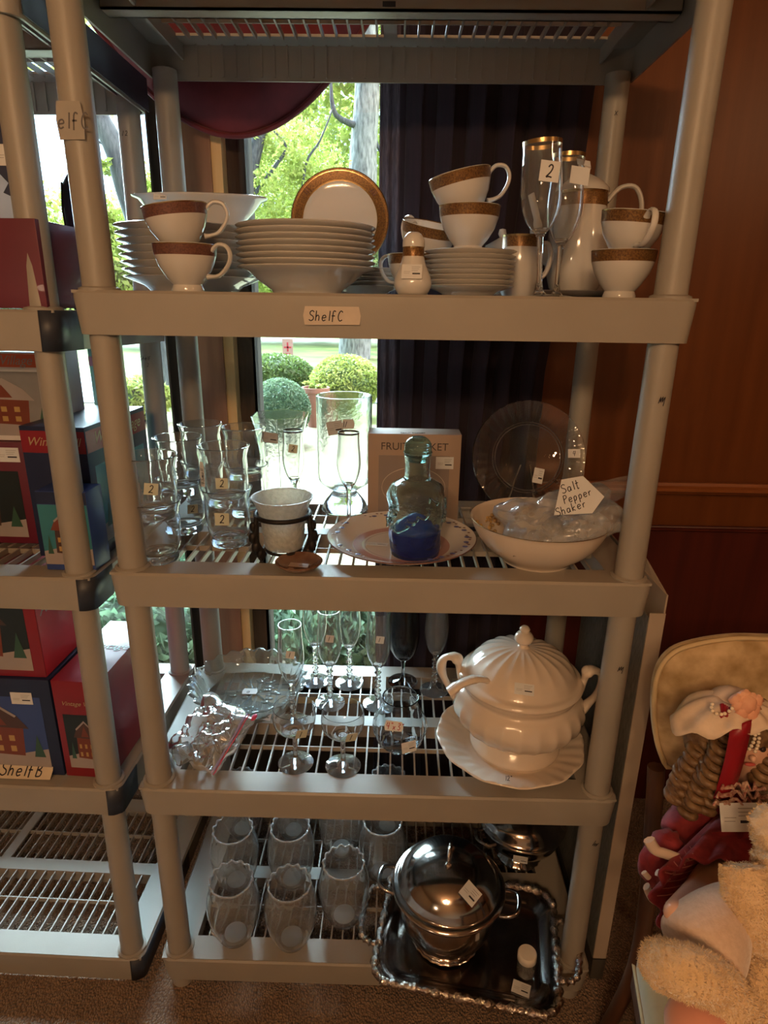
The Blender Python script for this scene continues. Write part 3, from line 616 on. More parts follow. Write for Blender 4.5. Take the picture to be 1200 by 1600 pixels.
# bottle
t = thing('glass_bottle', 'moulded green glass bottle with round stopper and blue base standing on the plate', 'bottle', (.519, .105, Z3+.0066))
t.scale = (1.08, 1.08, .955)
BLUEG = mat('blue_glass', (.05, .09, .42), .04, trans=.8, bump=.5, bs=55, amt=.1)
def emb(tt, r, z):
    e = max(0, min(1, (z-.01)/.02))*max(0, min(1, (.135-z)/.015)); q = noise.noise(Vector((math.cos(tt)*2.2, math.sin(tt)*2.2, z*38)))
    return (r*(1+.060*e*q*2), z)
bp_ = [(0, .002), (.036, 0), (.041, .004), (.043, .03), (.045, .06), (.0470, .10), (.0468, .120), (.041, .134), (.028, .143), (.0208, .150), (.0205, .178), (.0222, .190)]
bo = crp(bp_, 5); bo = [(r, z, BLUEG if z < .046 else TEALG) for r, z in bo]; inn = [(max(r-.004, 0), z) for r, z, _ in bo[::-1] if z > .02]+[(.03, .012), (0, .012)]
MB().lathe(bo+inn, TEALG, 72, emb).build('bottle_body', t, smooth=70)
random.seed(21)
for k in range(12):
    a = random.uniform(-PI, 0); z = random.uniform(.060, .115); pts_ = []
    for j in range(8): pts_.append(((.0478)*math.cos(a), (.0478)*math.sin(a), z)); a += random.uniform(-.14, .22); z = min(.122, max(.05, z+random.uniform(-.007, .008)))
    MB().tube(cr(pts_, 3), .0019, TEALG, 6).build('moulded_relief', t, smooth=80)
MB().lathe(crp([(0, .006), (.028, .006), (.037, .009), (.039, .04), (.0385, .052), (.024, .066), (.009, .078), (0, .082)], 3), mat('deep_blue_glass', (.02, .05, .33), .15, ns=40, col2=(.04, .10, .45), coat=.5), 40, lambda a, r, z: (r*(1+.08*math.sin(3*a+z*60)), z)).build('blue_base', t)
MB().lathe(crp([(0, .176), (.0135, .178), (.0150, .188), (.0210, .191), (.0232, .195), (.0215, .199), (.0218, .204), (.0195, .214), (.011, .222), (0, .2235)], 4), mat('stopper_glass', (.30, .48, .46), .03, trans=.85, amt=.05), 40).build('stopper', t)
# clear glass plate on a stand
t = thing('glass_plate', 'large clear glass plate with starburst rim standing upright near the right back post', 'plate', (.767, .345, Z3+.006))
mb = MB(); mb.M = Matrix.Rotation(math.radians(72), 4, 'X') @ Matrix.Translation((0, .120, 0))
rad = lambda a, r, z: (r, z+(.0012*math.cos(a*36) if r > .085 else 0))
mb.lathe([(0, 0), (.072, 0), (.076, .003), (.090, .008), (.118, .016), (.1215, .0175), (.120, .0200), (.115, .0185), (.089, .0115), (.072, .0055), (.069, .004), (0, .0035)], mat('clear_plate_glass', (.985, .99, .99), .0, trans=.985, amt=0), 144, rad); mb.build('plate_body', t)
mb = MB(); mb.M = Matrix.Rotation(math.radians(72), 4, 'X') @ Matrix.Translation((0, .120, .006))
for rr_ in (.071, .0765): mb.tube([(rr_*math.cos(a), rr_*math.sin(a), 0) for a in [2*PI*i/72 for i in range(72)]], .0013, GLASS, 8, closed=True)
mb.build('raised_ring', t)
sticker(t, (.018, -.004, .085), (.1, -1, .3), (.2, 0, 1), .022, .032, 'price'); sticker(t, (.088, -.005, .135), (.1, -1, .3), (.0, 0, 1), .026, .018, 'y', '4', PAPER, th=.011)
t = thing('plate_stand', 'thin wire easel holding up the clear glass plate', 'plate stand', (.767, .345, Z3))
mb = MB(); WIRE = mat('brass_wire', (.45, .36, .24), .3, .9)
for sx in (-.032, .034): mb.tube(cr([(sx, -.046, .034), (sx, -.042, .012), (sx, -.035, .004), (sx, .0, .003), (sx, .055, .003), (sx*.6, .058, .06), (sx*.3, .052, .10)], 4), .0016, WIRE, 6)
mb.tube([(-.03, .056, .003), (.03, .056, .003)], .0016, WIRE, 6); mb.build('wire_frame', t)
# floral bowl
t = thing('floral_bowl', 'wide ivory bowl with gold flowers inside at the right of the glassware shelf', 'bowl', (.737, .1, Z3))
bpz = [(0, .003), (.052, .003), (.055, 0), (.060, 0), (.064, .006), (.092, .028), (.110, .052), (.1205, .077)]; bo = crp(bpz, 4)
inn = [(r-.0035, z) for r, z in bo[::-1] if z > .012]+[(.05, .009), (0, .008)]
MB().lathe([(r, z) for r, z in bo]+[(.122, .079, GOLD), (.1205, .0795)]+inn, CREAM, 80).build('bowl_body', t)
FLW = mat('gold_flower_print', (.48, .30, .10), .3, ns=90, col2=(.32, .22, .12))
for a0 in (1.0, 1.6, 2.35, 2.95, 3.6, .4):
    mb = MB()
    for j in range(13):
        a = a0+random.gauss(0, .12); zz = .048+random.gauss(0, .010); r = np.interp(zz, [.028, .052, .077], [.092, .110, .1205])-.0042
        mb.ball((r*math.cos(a), r*math.sin(a), zz), .0055*random.uniform(.6, 1.2), FLW, 8, 5, 0, 1, (.35+.65*abs(math.sin(a)), .35+.65*abs(math.cos(a)), .8))
    mb.build('flower_decoration', t)
# bags
def bag_mesh(mb, L_, W_, T_, seed, m, nn=40):
    def f(s):
        def g(u, v):
            x, y = 2*u-1, 2*v-1; h = max(0, (1-x**4)*(1-y**4))**.6; p = Vector((x*2.2+seed, y*2.2, s*2.))
            q = abs(noise.noise(p*1.3))*.8+.22*abs(noise.noise(p*2.9)); c = .12*noise.noise(Vector((x*1.5, y*1.5, seed)))
            return (x*L_/2*(1+.05*math.sin(y*7+seed)), y*W_/2*(1+.06*math.sin(x*6)), s*T_/2*h*(.55+q)+c*T_)
        return g
    mb.grid(f(1), nn, nn, m); mb.grid(f(-1), nn, nn, m)
Zb = Z3+.062
t = thing('plastic_bag', 'crumpled clear plastic bag marked Salt Pepper Shaker lying in the floral bowl', 'bag', (.770, .085, Zb+.022), (math.radians(22), math.radians(-12), math.radians(6)))
mb = MB(); bag_mesh(mb, .205, .13, .066, 3.1, clear_film('hazy_plastic', (.90, .90, .90), 1.4, .14, .35, 30, .24)); mb.build('bag_film', t, smooth=60)
t2 = MB(); 
def flap(u, v):
    x = u*.115; return (.045+x, -.035+v*.085*(1-.75*u)+.02*u, .022+.022*math.sin(u*2.2)+.004*math.sin(v*9+u*6))
t2.grid(flap, 16, 12, FILM); t2.build('bag_flap', t, smooth=60)
mb = MB(); mb.M = axes_matrix((.020, -.010, .052), (-.05, -.60, 1), (-.12, 1, .5)); mb.prism([(-.046, -.018), (.014, -.036), (.044, -.016), (.026, .030), (-.010, .036)], 0, .0006, PAPER)
write(mb, 'Salt', -.018, .012, .015, INK, .0015, z=.001); write(mb, 'Pepper', -.022, -.006, .014, INK, .0015, z=.001, sp=.62); write(mb, 'Shaker', -.042, -.022, .014, INK, .0015, z=.001, sp=.66); mb.build('paper_note', t, smooth=0)
for k, (x, y, rz) in enumerate(((.722, .075, .4), (.752, .098, 1.9), (.785, .070, 2.7), (.770, .115, -.6))):
    o = MB().lathe([(0, 0), (.012, 0), (.0145, .008), (.012, .028), (.009, .034), (.010, .036), (.009, .044), (0, .048)], mat('faceted_glass', (.8, .78, .75), .05, trans=.7, ns=90, col2=(.55, .5, .48)), 10).build('glass_shaker', None, (x, y, Z3+.052+.004*k), (PI/2*.9, 0, rz))
    tag(o, 'small glass shaker seen dimly inside the crumpled bag in the floral bowl', 'shaker', 'shakers inside the plastic bag')

# ---------------------------------------------------------------- stemware and tureen shelf
Z2 = ZT_[1]
t = thing('pie_plate', 'fluted clear glass pie plate with embossed fruit at the left of the stemware shelf', 'dish', (.150, .300, Z2))
sc_ = lambda a, r, z: (r*(1+(.028*math.cos(a*24) if z > .012 and r > .1 else 0)), z+(.0016*math.cos(a*24) if z > .04 else 0))
PIEG = mat('green_tinted_glass', (.90, .98, .955), .0, trans=.86, amt=0)
MB().lathe([(0, .0), (.102, 0), (.108, .004), (.118, .030), (.126, .046), (.133, .0475), (.134, .050), (.131, .0515), (.124, .049), (.114, .030), (.105, .008), (.100, .0055), (0, .0045)], PIEG, 192, sc_).build('plate_body', t, smooth=60)
mb = MB()
for k in range(34):
    a = random.uniform(0, 2*PI); r = .082*math.sqrt(random.random()); mb.ball((r*math.cos(a), r*math.sin(a), .0048), .008*random.uniform(.6, 1.2), PIEG, 10, 6, 0, 1, (1.2, .8, .35))
for k in range(5): a = k*1.3; mb.tube([(-.07*math.cos(a), -.07*math.sin(a), .0055), (.01, .01, .0065), (.07*math.cos(a+.5), .07*math.sin(a+.5), .0055)], .0016, PIEG, 6)
mb.build('embossed_fruit', t)
sticker(t, (.048, -.092, .018), (.1, -.6, 1), (.1, 1, .5), .042, .018)
note(t, (.0, .01, .0085), (0, 0, 1), (0, 1, 0), .034, .022, 'ba', .014, PAPER, 'paper_strip')
gs = 'twisted stem champagne flutes'
def twist(lbl, x, y, tx=None): return flute(lbl, (x, y, Z2), .240, .027, .0245, .0345, .098, None, 'twisted_stem_flute', gs, knot=6, tagtxt=tx, tagz=.185, tagw=.018, kind=PAPER, bulge=1.05)
twist('twisted stem flute, frontmost, in front of the pie plate', .266, .216, '1')
twist('twisted stem flute with yellow sticker in the middle of the row', .341, .285, '1')
twist('twisted stem flute at the back left against the window', .297, .372)
twist('twisted stem flute at the back centre against the window', .380, .366)
twist('twisted stem flute with white sticker in front of the curtain edge', .451, .285, '1')
twist('twisted stem flute standing alone left of the tureen', .585, .345)
flute('dark stemmed goblet with cut pattern behind the white stickered flute', (.510, .378, Z2), .225, .037, .034, .036, .060, None, 'goblet', gl=DARKG, bulge=1.04)
def coupe(lbl, x, y, tx='/'):
    t = thing('coupe_glass', lbl, 'glass', (x, y, Z2), (0, 0, 0), 'champagne coupes on the stemware shelf')
    out = [(0, .001), (.034, 0), (.0355, .0012), (.030, .0022), (.014, .0042), (.006, .010), (.0048, .022), (.0048, .062), (.007, .072)]
    bo = crp([(.008, .073), (.026, .079), (.0385, .092), (.0425, .108), (.0415, .124), (.0410, .133)], 4)
    MB().lathe(out+bo+[(r-.0012, z+(.002 if r < .02 else .0002)) for r, z in bo[::-1]]+[(0, .077)], GLASS, 44).build('glass_body', t, smooth=60)
    sticker(t, (.020, -.0385, .100), (.45, -1, -.2), (.2, 0, 1), .022, .020, 'y', '1', YELT, th=.013)
coupe('shallow coupe glass, left of the front pair beside the zip bag', .292, .083); coupe('shallow coupe glass, right of the front pair beside the ribbed votive', .388, .077)
t = thing('ribbed_votive', 'round ribbed clear votive jar with red 4"x3" label', 'jar', (.501, .147, Z2))
ZV = glass_wall([(0, .003), (.030, .0), (.036, .004), (.050, .022), (.0555, .044), (.053, .066), (.042, .088), (.0365, .100), (.036, .108), (.038, .118)], .0026, .008)
MB().lathe(ZV, thin(mat('blue_tint_glass', (.96, .985, 1), .0, trans=1, amt=0), .4), 96, lambda a, r, z: (r*(1+.035*math.cos(10*a)*max(0, min(1, (.088-z)/.03))*min(1, r/.03)), z)).build('glass_body', t, smooth=60)
note(t, (-.012, -.050, .083), (-.15, -1, .45), (0, 0, 1), .036, .020, '4"x3"', .013, PAPER, 'size_label', REDINK, off=.002); sticker(t, (.018, -.0575, .040), (.3, -1, 0), (-.1, 0, 1), .030, .026)
# zip bag
t = thing('zip_bag', 'clear zip bag with red and purple seal full of small glass pieces, front left', 'bag', (.118, .105, Z2+.050), (math.radians(30), math.radians(-4), math.radians(-38)))
mb = MB(); bag_mesh(mb, .15, .135, .075, 7.7, FILM); mb.build('bag_film', t, smooth=60)
mb = MB(); zs = [(.070+.004*math.sin(y*60), y, .012+.010*math.sin(y*38)) for y in [-.062+.124*i/20 for i in range(21)]]; mb.tube(zs, .0016, mat('purple_seal', (.30, .22, .45), .4), 6); mb.tube([(a+.006, b, c) for a, b, c in zs], .0012, mat('red_seal', (.55, .05, .12), .4), 6)
mb.ball((.078, .064, .008), .006, MATS['red_seal'], 10, 6, 0, 1, (1, 1.4, .5)); mb.build('zip_seal', t)
for k, (x, y, z, rx, rz) in enumerate(((.105, .125, .040, 1.3, .5), (.130, .085, .034, 1.4, 2.2), (.085, .075, .032, 1.5, -.8))):
    tag(MB().lathe([(0, 0), (.016, 0), (.020, .004), (.021, .03), (.019, .032), (.017, .006), (0, .004)], GLASS, 28).build('glass_cup', None, (x, y, Z2+z), (rx, 0, rz)), 'small clear glass piece inside the zip bag on the stemware shelf', 'glass', 'glass pieces inside the zip bag')
# underplate and tureen
t = thing('tureen_underplate', 'round cream underplate marked 12" beneath the white tureen', 'plate', (.731, .148, Z2))
UP = lambda a, r, z: (r*(1+.010*math.cos(a*12) if r > .10 else 1), z+(.0011*math.cos(a*30+r*60) if .1 < r < .146 and z > .009 else 0))
MB().lathe([(0, .002), (.085, .002), (.088, 0), (.092, 0), (.097, .004), (.125, .016), (.148, .0245), (.1515, .027), (.150, .0295), (.145, .0285), (.122, .0215), (.100, .012), (.090, .0085), (0, .0075)], CREAM, 180, UP).build('plate_body', t, smooth=70)
note(t, (-.020, -.124, .0262), (0, -.35, 1), (0, 1, .3), .03, .01, '12"', .010, None, 'marker_writing', off=.006)
t = thing('soup_tureen', 'large white lidded soup tureen with scroll handles and a ladle', 'tureen', (.742, .150, Z2+.0085), (0, 0, math.radians(-8)))
body = crp([(0, .004), (.082, .0), (.090, .002), (.092, .010), (.082, .026), (.076, .036), (.083, .046)], 3)+crp([(.086, .048), (.108, .058), (.126, .080), (.131, .102), (.124, .124), (.114, .134), (.112, .140), (.119, .152), (.121, .158)], 4)
inn = [(.117, .158), (.108, .138), (.124, .100), (.10, .062), (.07, .045), (0, .042)]
FLT = lambda a, r, z: (r*(1+.022*(1-abs(math.sin(a*12)))*min(1, max(0, (z-.050)/.015))*min(1, max(0, (.132-z)/.02))) if r > .09 else r, z)
MB().lathe(body+inn, CREAM, 192, FLT).build('bowl_body', t, smooth=70)
lid = crp([(.122, .159), (.1235, .163), (.119, .169), (.111, .172), (.106, .179), (.097, .194), (.078, .211), (.052, .223), (.026, .229), (.012, .231)], 4)+crp([(.009, .234), (.010, .238), (.0175, .244), (.0185, .253), (.013, .261), (.0085, .264), (.0105, .269), (.006, .275), (0, .276)], 3)
LF = lambda a, r, z: (r, z+.0020*(1-abs(math.sin(a*10)))*min(1, max(0, (.112-r)/.02))*min(1, max(0, (r-.02)/.03)))
MB().lathe(lid+[], CREAM, 160, LF).build('lid', t, smooth=70)
for s_ in (-1, 1):
    mb = MB(); h = cr([(s_*.120, 0, .092), (s_*.132, 0, .108), (s_*.150, 0, .135), (s_*.160, 0, .165), (s_*.154, 0, .186), (s_*.138, 0, .192), (s_*.127, 0, .184), (s_*.124, 0, .168), (s_*.117, 0, .150)], 5)
    mb.tube(h, [.0085+.002*math.sin(i*.5) for i in range(len(h))], CREAM, 12, flat=1.5); mb.ball((s_*.128, 0, .188), .012, CREAM, 14, 8); mb.build('scroll_handle', t)
mb = MB(); lp = cr([(-.060, -.060, .180), (-.078, -.078, .196), (-.100, -.088, .198), (-.122, -.098, .190), (-.138, -.104, .178)], 5); mb.tube(lp, [.006]*8+[.0075]*8+[.009]*5, CREAM, 12, flat=1.7); mb.build('ladle_handle', t)
sticker(t, (.0, -.0985, .197), (0, -1, 1.0), (.03, .6, 1), .036, .021)

# ---------------------------------------------------------------- bottom shelf
Z0 = ZT_[0]
sg = 'scalloped rim glass votives on the bottom shelf'
vp = glass_wall([(0, .004), (.024, .0), (.030, .003), (.036, .012), (.049, .045), (.056, .085), (.0555, .115), (.049, .145), (.0445, .165)], .0024, .012)
scal = lambda a, r, z: (r*(1+(.035*math.cos(a*14)*max(0, (z-.148)/.017) if z > .148 else 0)), z+(.0016*math.cos(a*14) if z > .155 else 0))
v0 = thing('scalloped_votive', '', 'vase', (.150, .056, Z0))
MB().lathe(vp, thin(mat('frost_clear_glass', (.97, .99, .985), .0, trans=.93, amt=0), .4), 112, scal).build('glass_body', v0, smooth=60)
rim = [(.0445*1.0*math.cos(a)*(1+.035*math.cos(14*a)), .0445*math.sin(a)*(1+.035*math.cos(14*a)), .1655+.0018*math.cos(14*a)) for a in [2*PI*i/140 for i in range(140)]]
MB().tube(rim, .0019, mat('rim_highlight_glass', (.95, .97, .97), .08, trans=.75, amt=0), 8, closed=True).build('scalloped_edge', v0)  # whitened glass paints the bright highlights along the rim
MB().lathe([(0, .0125), (.022, .0125), (.024, .014), (.020, .0165), (.012, .0150), (.006, .017), (0, .0165)], mat('frosted_base', (.85, .90, .90), .3, trans=.5, ns=60), 28).build('frosted_base', v0)
v0['label'] = 'scalloped rim glass votive, front left corner, with small price sticker'; v0['group'] = sg
pos = [(.275, .050, 'second from the left in the front row'), (.385, .106, 'third from the left, set a little back'), (.120, .190, 'second row, leftmost, above the front left one'), (.252, .200, 'second row, second from the left'),
       (.468, .225, 'partly behind the silver tray handle'), (.364, .290, 'third row, centre, half under the shelf edge'), (.100, .345, 'back row, leftmost'), (.234, .345, 'back row, second from the left'), (.480, .370, 'back row, farthest right')]
for x, y, l in pos: dup(v0, (x, y, Z0), label='scalloped rim glass votive, '+l, group=sg)
sticker(v0, (-.030, -.037, .045), (-.6, -1, -.4), (.4, 0, 1), .030, .018)
# silver tray
t = thing('silver_tray', 'rectangular silver tray with ornate edge and handles jutting over the bottom shelf', 'tray', (.660, .062, Z0+.004), (math.radians(2.), 0, math.radians(-10)))
mb = MB(); lv = [((.150, .098), .004), ((.158, .106), .006), ((.168, .116), .016), ((.188, .136), .019), ((.192, .140), .0165), ((.168, .118), .010), ((.155, .104), .0)]
rings = [[(x, y, z) for x, y in rrect(-a, a, -b, b, .035+.0*a)] for (a, b), z in lv]; n = len(rings[0]); vs = sum(rings, []); fs = [(i*n+k, i*n+(k+1) % n, (i+1)*n+(k+1) % n, (i+1)*n+k) for i in range(len(rings)-1) for k in range(n)]+[tuple(range(n)), tuple(range((len(rings)-1)*n, len(rings)*n))[::-1]]
mb.add(vs, fs, SILVER); mb.build('tray_pan', t, smooth=35)
mb = MB(); out = rrect(-.188, .188, -.136, .136, .04, 8)
P_ = [];  N = len(out)
for i in range(N):
    a, b = Vector(out[i]), Vector(out[(i+1) % N]); k = max(1, int((b-a).length/.007))
    for j in range(k): P_.append(a+(b-a)*j/k)
rs = [.0078+.0030*math.sin(i*2.1)+.0014*math.sin(i*.9) for i in range(len(P_))]; mb.tube([(p.x*(1+.008*math.sin(i*1.3)), p.y*(1+.01*math.sin(i*1.7)), .019) for i, p in enumerate(P_)], rs, SILVERO, 8, closed=True); mb.build('gadroon_edge', t, smooth=70)
for s_ in (-1, 1):
    mb = MB(); h = cr([(s_*.186, -.062, .020), (s_*.205, -.066, .024), (s_*.226, -.055, .030), (s_*.232, -.02, .033), (s_*.232, .02, .033), (s_*.226, .055, .030), (s_*.205, .066, .024), (s_*.186, .062, .020)], 6)
    mb.tube(h, [.0062+.0022*math.sin(i*2.3) for i in range(len(h))], SILVERO, 8); mb.build('tray_handle', t, smooth=70)
sticker(t, (.115, -.085, .0056), (0, 0, 1), (.2, 1, 0), .036, .026)
# silver tureen on the tray
t = thing('silver_tureen', 'big footed silver tureen with domed lid and loop handles on the tray', 'tureen', (.612, .072, Z0+.0105), (0, 0, math.radians(-12)))
MB().lathe(crp([(0, .004), (.070, .0), (.074, .003), (.068, .010), (.052, .016), (.052, .022), (.080, .030), (.096, .048), (.101, .078), (.100, .105), (.099, .118), (.106, .128), (.116, .134)], 4)+[(.117, .137), (.112, .138), (.098, .118), (.10, .08), (.06, .03), (0, .026)], SILVER, 88, lambda a, r, z: (r*(1+.012*math.cos(a*24)*max(0, min(1, (.056-z)/.02))), z)).build('bowl_body', t, smooth=60)
MB().lathe(crp([(.118, .139), (.121, .143), (.116, .148), (.108, .150), (.104, .157), (.096, .174), (.078, .194), (.050, .208), (.020, .215), (0, .216)], 4), SILVER, 72).build('lid', t, smooth=60)
mb = MB(); mb.tube(cr([(0, -.022, .214), (0, -.020, .232), (0, -.008, .243), (0, .008, .243), (0, .020, .232), (0, .022, .214)], 4), .0038, SILVERO, 8); mb.ball((0, -.022, .215), .008, SILVERO, 10, 6, .2, 5); mb.ball((0, .022, .215), .008, SILVERO, 10, 6, .2, 5); mb.build('lid_handle', t)
for s_ in (-1, 1):
    mb = MB(); mb.tube(cr([(s_*.112, -.030, .118), (s_*.130, -.031, .122), (s_*.146, -.022, .126), (s_*.150, 0, .128), (s_*.146, .022, .126), (s_*.130, .031, .122), (s_*.112, .030, .118)], 5), .0048, SILVER, 10); mb.build('loop_handle', t)
sticker(t, (.050, -.062, .1985), (.30, -.45, 1), (.55, .8, .3), .036, .034)
for k in range(8):
    pass
# silver dish behind
t = thing('silver_chafing_dish', 'second lidded silver dish in the shadows behind the big silver tureen', 'tureen', (.815, .300, Z0), (0, 0, .5))
MB().lathe(crp([(0, .002), (.050, 0), (.055, .004), (.040, .020), (.060, .040), (.092, .070), (.098, .095), (.104, .108)], 4)+[(.100, .108), (.09, .075), (0, .04)], SILVER, 72, lambda a, r, z: (r*(1+.02*math.cos(a*20)*max(0, min(1, (.07-z)/.02))), z)).build('bowl_body', t, smooth=60)
MB().lathe(crp([(.106, .109), (.108, .113), (.100, .120), (.088, .140), (.060, .158), (.02, .167), (0, .168)], 4)+[], SILVER, 60).build('lid', t)
for s_ in (-1, 1): MB().tube(cr([(s_*.1, -.026, .098), (s_*.122, -.024, .104), (s_*.134, 0, .106), (s_*.122, .024, .104), (s_*.1, .026, .098)], 5), .004, SILVERO, 8).build('loop_handle', t)
sticker(t, (-.065, -.078, .085), (-.64, -.8, 0), (0, 0, 1), .034, .020)
# little shaker with white cap, in the tray
t = thing('capped_jar', 'small clear jar with white screw cap standing in the silver tray', 'jar', (.772, -.012, Z0+.0105))
MB().lathe([(0, .0), (.0165, 0), (.0185, .003), (.0185, .036), (.015, .040), (.015, .045), (.013, .045), (.0165, .034), (.0165, .004), (0, .003)], GLASS, 36).build('glass_body', t)
MB().lathe([(.0185, .040), (.0195, .041), (.0195, .055), (.0178, .058), (0, .0585)], mat('white_cap', (.72, .66, .58), .5), 36).build('cap', t)

# ---------------------------------------------------------------- boxes on the left rack
def frame_left(x, y, z, rz=0.): return (x, y, z), (0, 0, rz)
GLOSS = {}
def paint(name, c, c2=None, r=.4): return mat(name, c, r, ns=9, col2=c2 or tuple(q*1.25 for q in c), coat=.06)
RED = paint('red_box_card', (.20, .012, .022)); DRED = paint('maroon_box_card', (.11, .012, .028)); NAVY = paint('navy_box_card', (.012, .020, .060)); TEALC = paint('teal_print', (.03, .16, .20)); BRICK = paint('brick_print', (.15, .035, .018)); SNOW = paint('snow_print', (.30, .26, .25)); NIGHT = paint('night_print', (.010, .016, .018)); TAN = paint('tan_print', (.35, .27, .15)); WARMR = paint('bright_red_card', (.50, .025, .04)); BLUEC = paint('blue_print', (.03, .06, .22)); DKB = paint('dark_roof_print', (.06, .03, .025))
YEL = paint('window_glow_print', (.38, .24, .08)); WHT = paint('white_card', (.62, .60, .60)); GRNP = paint('green_print', (.03, .08, .055))
def house(mb, w_, h_, wall, roof, sky_, cx=0, snow=True):
    q = lambda pts, m, z: mb.add([(cx+x*w_, y*h_, z) for x, y in pts], [tuple(range(len(pts)))], m)
    q([(-.5, -.5), (.5, -.5), (.5, .5), (-.5, .5)], sky_, .0004)
    if snow: q([(-.5, -.5), (.5, -.5), (.5, -.22), (.2, -.30), (-.1, -.20), (-.5, -.28)], SNOW, .0006)
    q([(-.24, -.30), (.24, -.33), (.27, .10), (-.22, .12)], wall, .0008)
    q([(-.30, .08), (.33, .06), (.22, .24), (.02, .40), (-.20, .24)], roof, .0010)
    q([(-.10, .10), (.10, .10), (.0, .30)], wall, .0012)
    for i in range(3):
        for j in range(2): x = -.15+.14*i; y = -.08-.15*j+.0; q([(x-.03, y-.04), (x+.03, y-.04), (x+.03, y+.04), (x-.03, y+.04)], YEL, .0012)
    q([(-.42, -.32), (-.30, -.32), (-.36, .0)], GRNP, .0012); q([(.34, -.34), (.46, -.34), (.40, -.02)], GRNP, .0012)
    q([(-.22, .24), (.02, .40), (.22, .24), (.20, .215), (.02, .36), (-.20, .215)], SNOW, .0014)
def village_box(label, x0, x1, y0, y1, z0, z1, card, rz=0., pics=(), texts=(), stick=None):
    cx = (x0+x1)/2; t = thing('collectible_box', label, 'box', (cx, y0, z0), (0, 0, rz), 'boxed village figurines on the left rack')
    W_, D_, H_ = x1-x0, y1-y0, z1-z0
    MB().box(-W_/2, W_/2, 0, D_, .0005, H_, card).build('carton', t, bevel=.0012, smooth=30)
    mb = MB()
    for face, px, pz, pw, ph, wall, roof, sk in pics:
        M4 = axes_matrix((px-W_/2, -.0002, pz), (0, -1, 0), (0, 0, 1)) if face == 'f' else axes_matrix((W_/2+.0002, px, pz), (1, 0, 0), (0, 0, 1))
        mb.M = M4
        if wall is None: mb.add([(-pw/2, -ph/2, .0003), (pw/2, -ph/2, .0003), (pw/2, ph/2, .0003), (-pw/2, ph/2, .0003)], [(0, 1, 2, 3)], sk)
        else: house(mb, pw, ph, wall, roof, sk)
    if pics: mb.build('printed_picture', t, smooth=0)
    for face, s_, px, pz, sz, m_ in texts:
        pos_, n_, up = {'f': ((px-W_/2, -.0006, pz), (0, -1, 0), (0, 0, 1)), 's': ((W_/2+.0006, px, pz), (1, 0, 0), (0, 0, 1)), 't': ((px-W_/2, pz, H_+.0006), (0, 0, 1), (0, 1, 0))}[face]
        font_text(s_, sz, m_, axes_matrix(pos_, n_, up), shear=.35, parent=t)
    if stick: sticker(t, (stick[0]-W_/2, -.0012, stick[1]), (0, -1, 0), (stick[4] if len(stick) > 4 else 0, 0, 1), stick[2], stick[3])
    return t
def lz(k, y): return ZL[k]-.0214*(y-.0167)+.0015
a = .020
# upper shelf
village_box('flat maroon box on the upper shelf of the left rack, beneath the dark blue box', -.42, -.062, .060, .30, lz(3, .06), lz(3, .06)+.128, DRED, -.02)
b = village_box('dark blue box with pale figure and price tag on top of the maroon box', -.36, -.072, .075, .115, lz(3, .06)+.129, lz(3, .06)+.295, NAVY, -.02, [('f', .225, .05, .045, .09, None, None, BLUEC)], [], (.262, .085, .032, .028))
mb = MB(); PB = paint('pale_blue_print', (.35, .48, .75)); mb.M = axes_matrix((.085, -.0012, .0), (0, -1, 0), (0, 0, 1))
mb.add([(-.02, .0, 0), (.045, .0, 0), (.036, .028, 0), (.02, .035, 0), (.030, .048, 0), (.005, .075, 0), (-.02, .07, 0)], [tuple(range(7))], PB); mb.add([(-.02, .092, 0), (.010, .092, 0), (.014, .108, 0), (.002, .125, 0), (-.02, .13, 0)], [tuple(range(5))], PB); mb.build('printed_figure', b, smooth=0)
# middle shelf
z = lz(2, .2)
village_box('dark red box with cottage picture beneath the white village box', -.50, -.222, .205, .335, z, z+.206, DRED, -.02, [('f', .155, .082, .20, .135, DKB, NIGHT, NIGHT)], [('f', 'Village', .17, .168, .03, SNOW)], (.240, .182, .048, .028))
village_box('white village scene box with orange banner standing on the dark red box', -.44, -.162, .215, .33, z+.207, z+.372, WHT, -.02, [('f', .185, .070, .18, .12, BRICK, SNOW, paint('grey_print', (.20, .19, .19))), ('f', .14, .150, .275, .024, None, None, paint('orange_banner', (.55, .10, .04)))], [('f', 'Winter Village', .18, .150, .024, SNOW)])
village_box('navy box with red Winter Village banner behind the left front post', -.190, -.070, .135, .375, lz(2, .15)+.0, lz(2, .15)+.250, NAVY, -.06, [('f', .06, .222, .119, .040, None, None, RED), ('s', .12, .222, .235, .040, None, None, RED), ('f', .085, .10, .06, .08, SNOW, DKB, NIGHT), ('s', .12, .10, .20, .15, SNOW, BLUEC, TEALC)],
            [('f', 'Winter Vill', .06, .222, .022, TAN), ('s', 'Winter Village', .12, .224, .032, TAN)])
village_box('green box with figure picture standing behind the navy Winter Village box', -.172, -.118, .395, .43, lz(2, .4), lz(2, .4)+.37, GRNP, 0, [('f', .035, .30, .036, .05, None, None, SNOW), ('f', .027, .345, .054, .02, None, None, DRED)])
village_box('small teal box with gazebo picture and price tag near the left rack post', -.142, -.052, .072, .128, lz(2, .08), lz(2, .08)+.148, BLUEC, -.03, [('f', .045, .068, .088, .112, DKB, BRICK, TEALC), ('f', .045, .136, .089, .022, None, None, NAVY)], [], (.058, .122, .036, .026, .05))
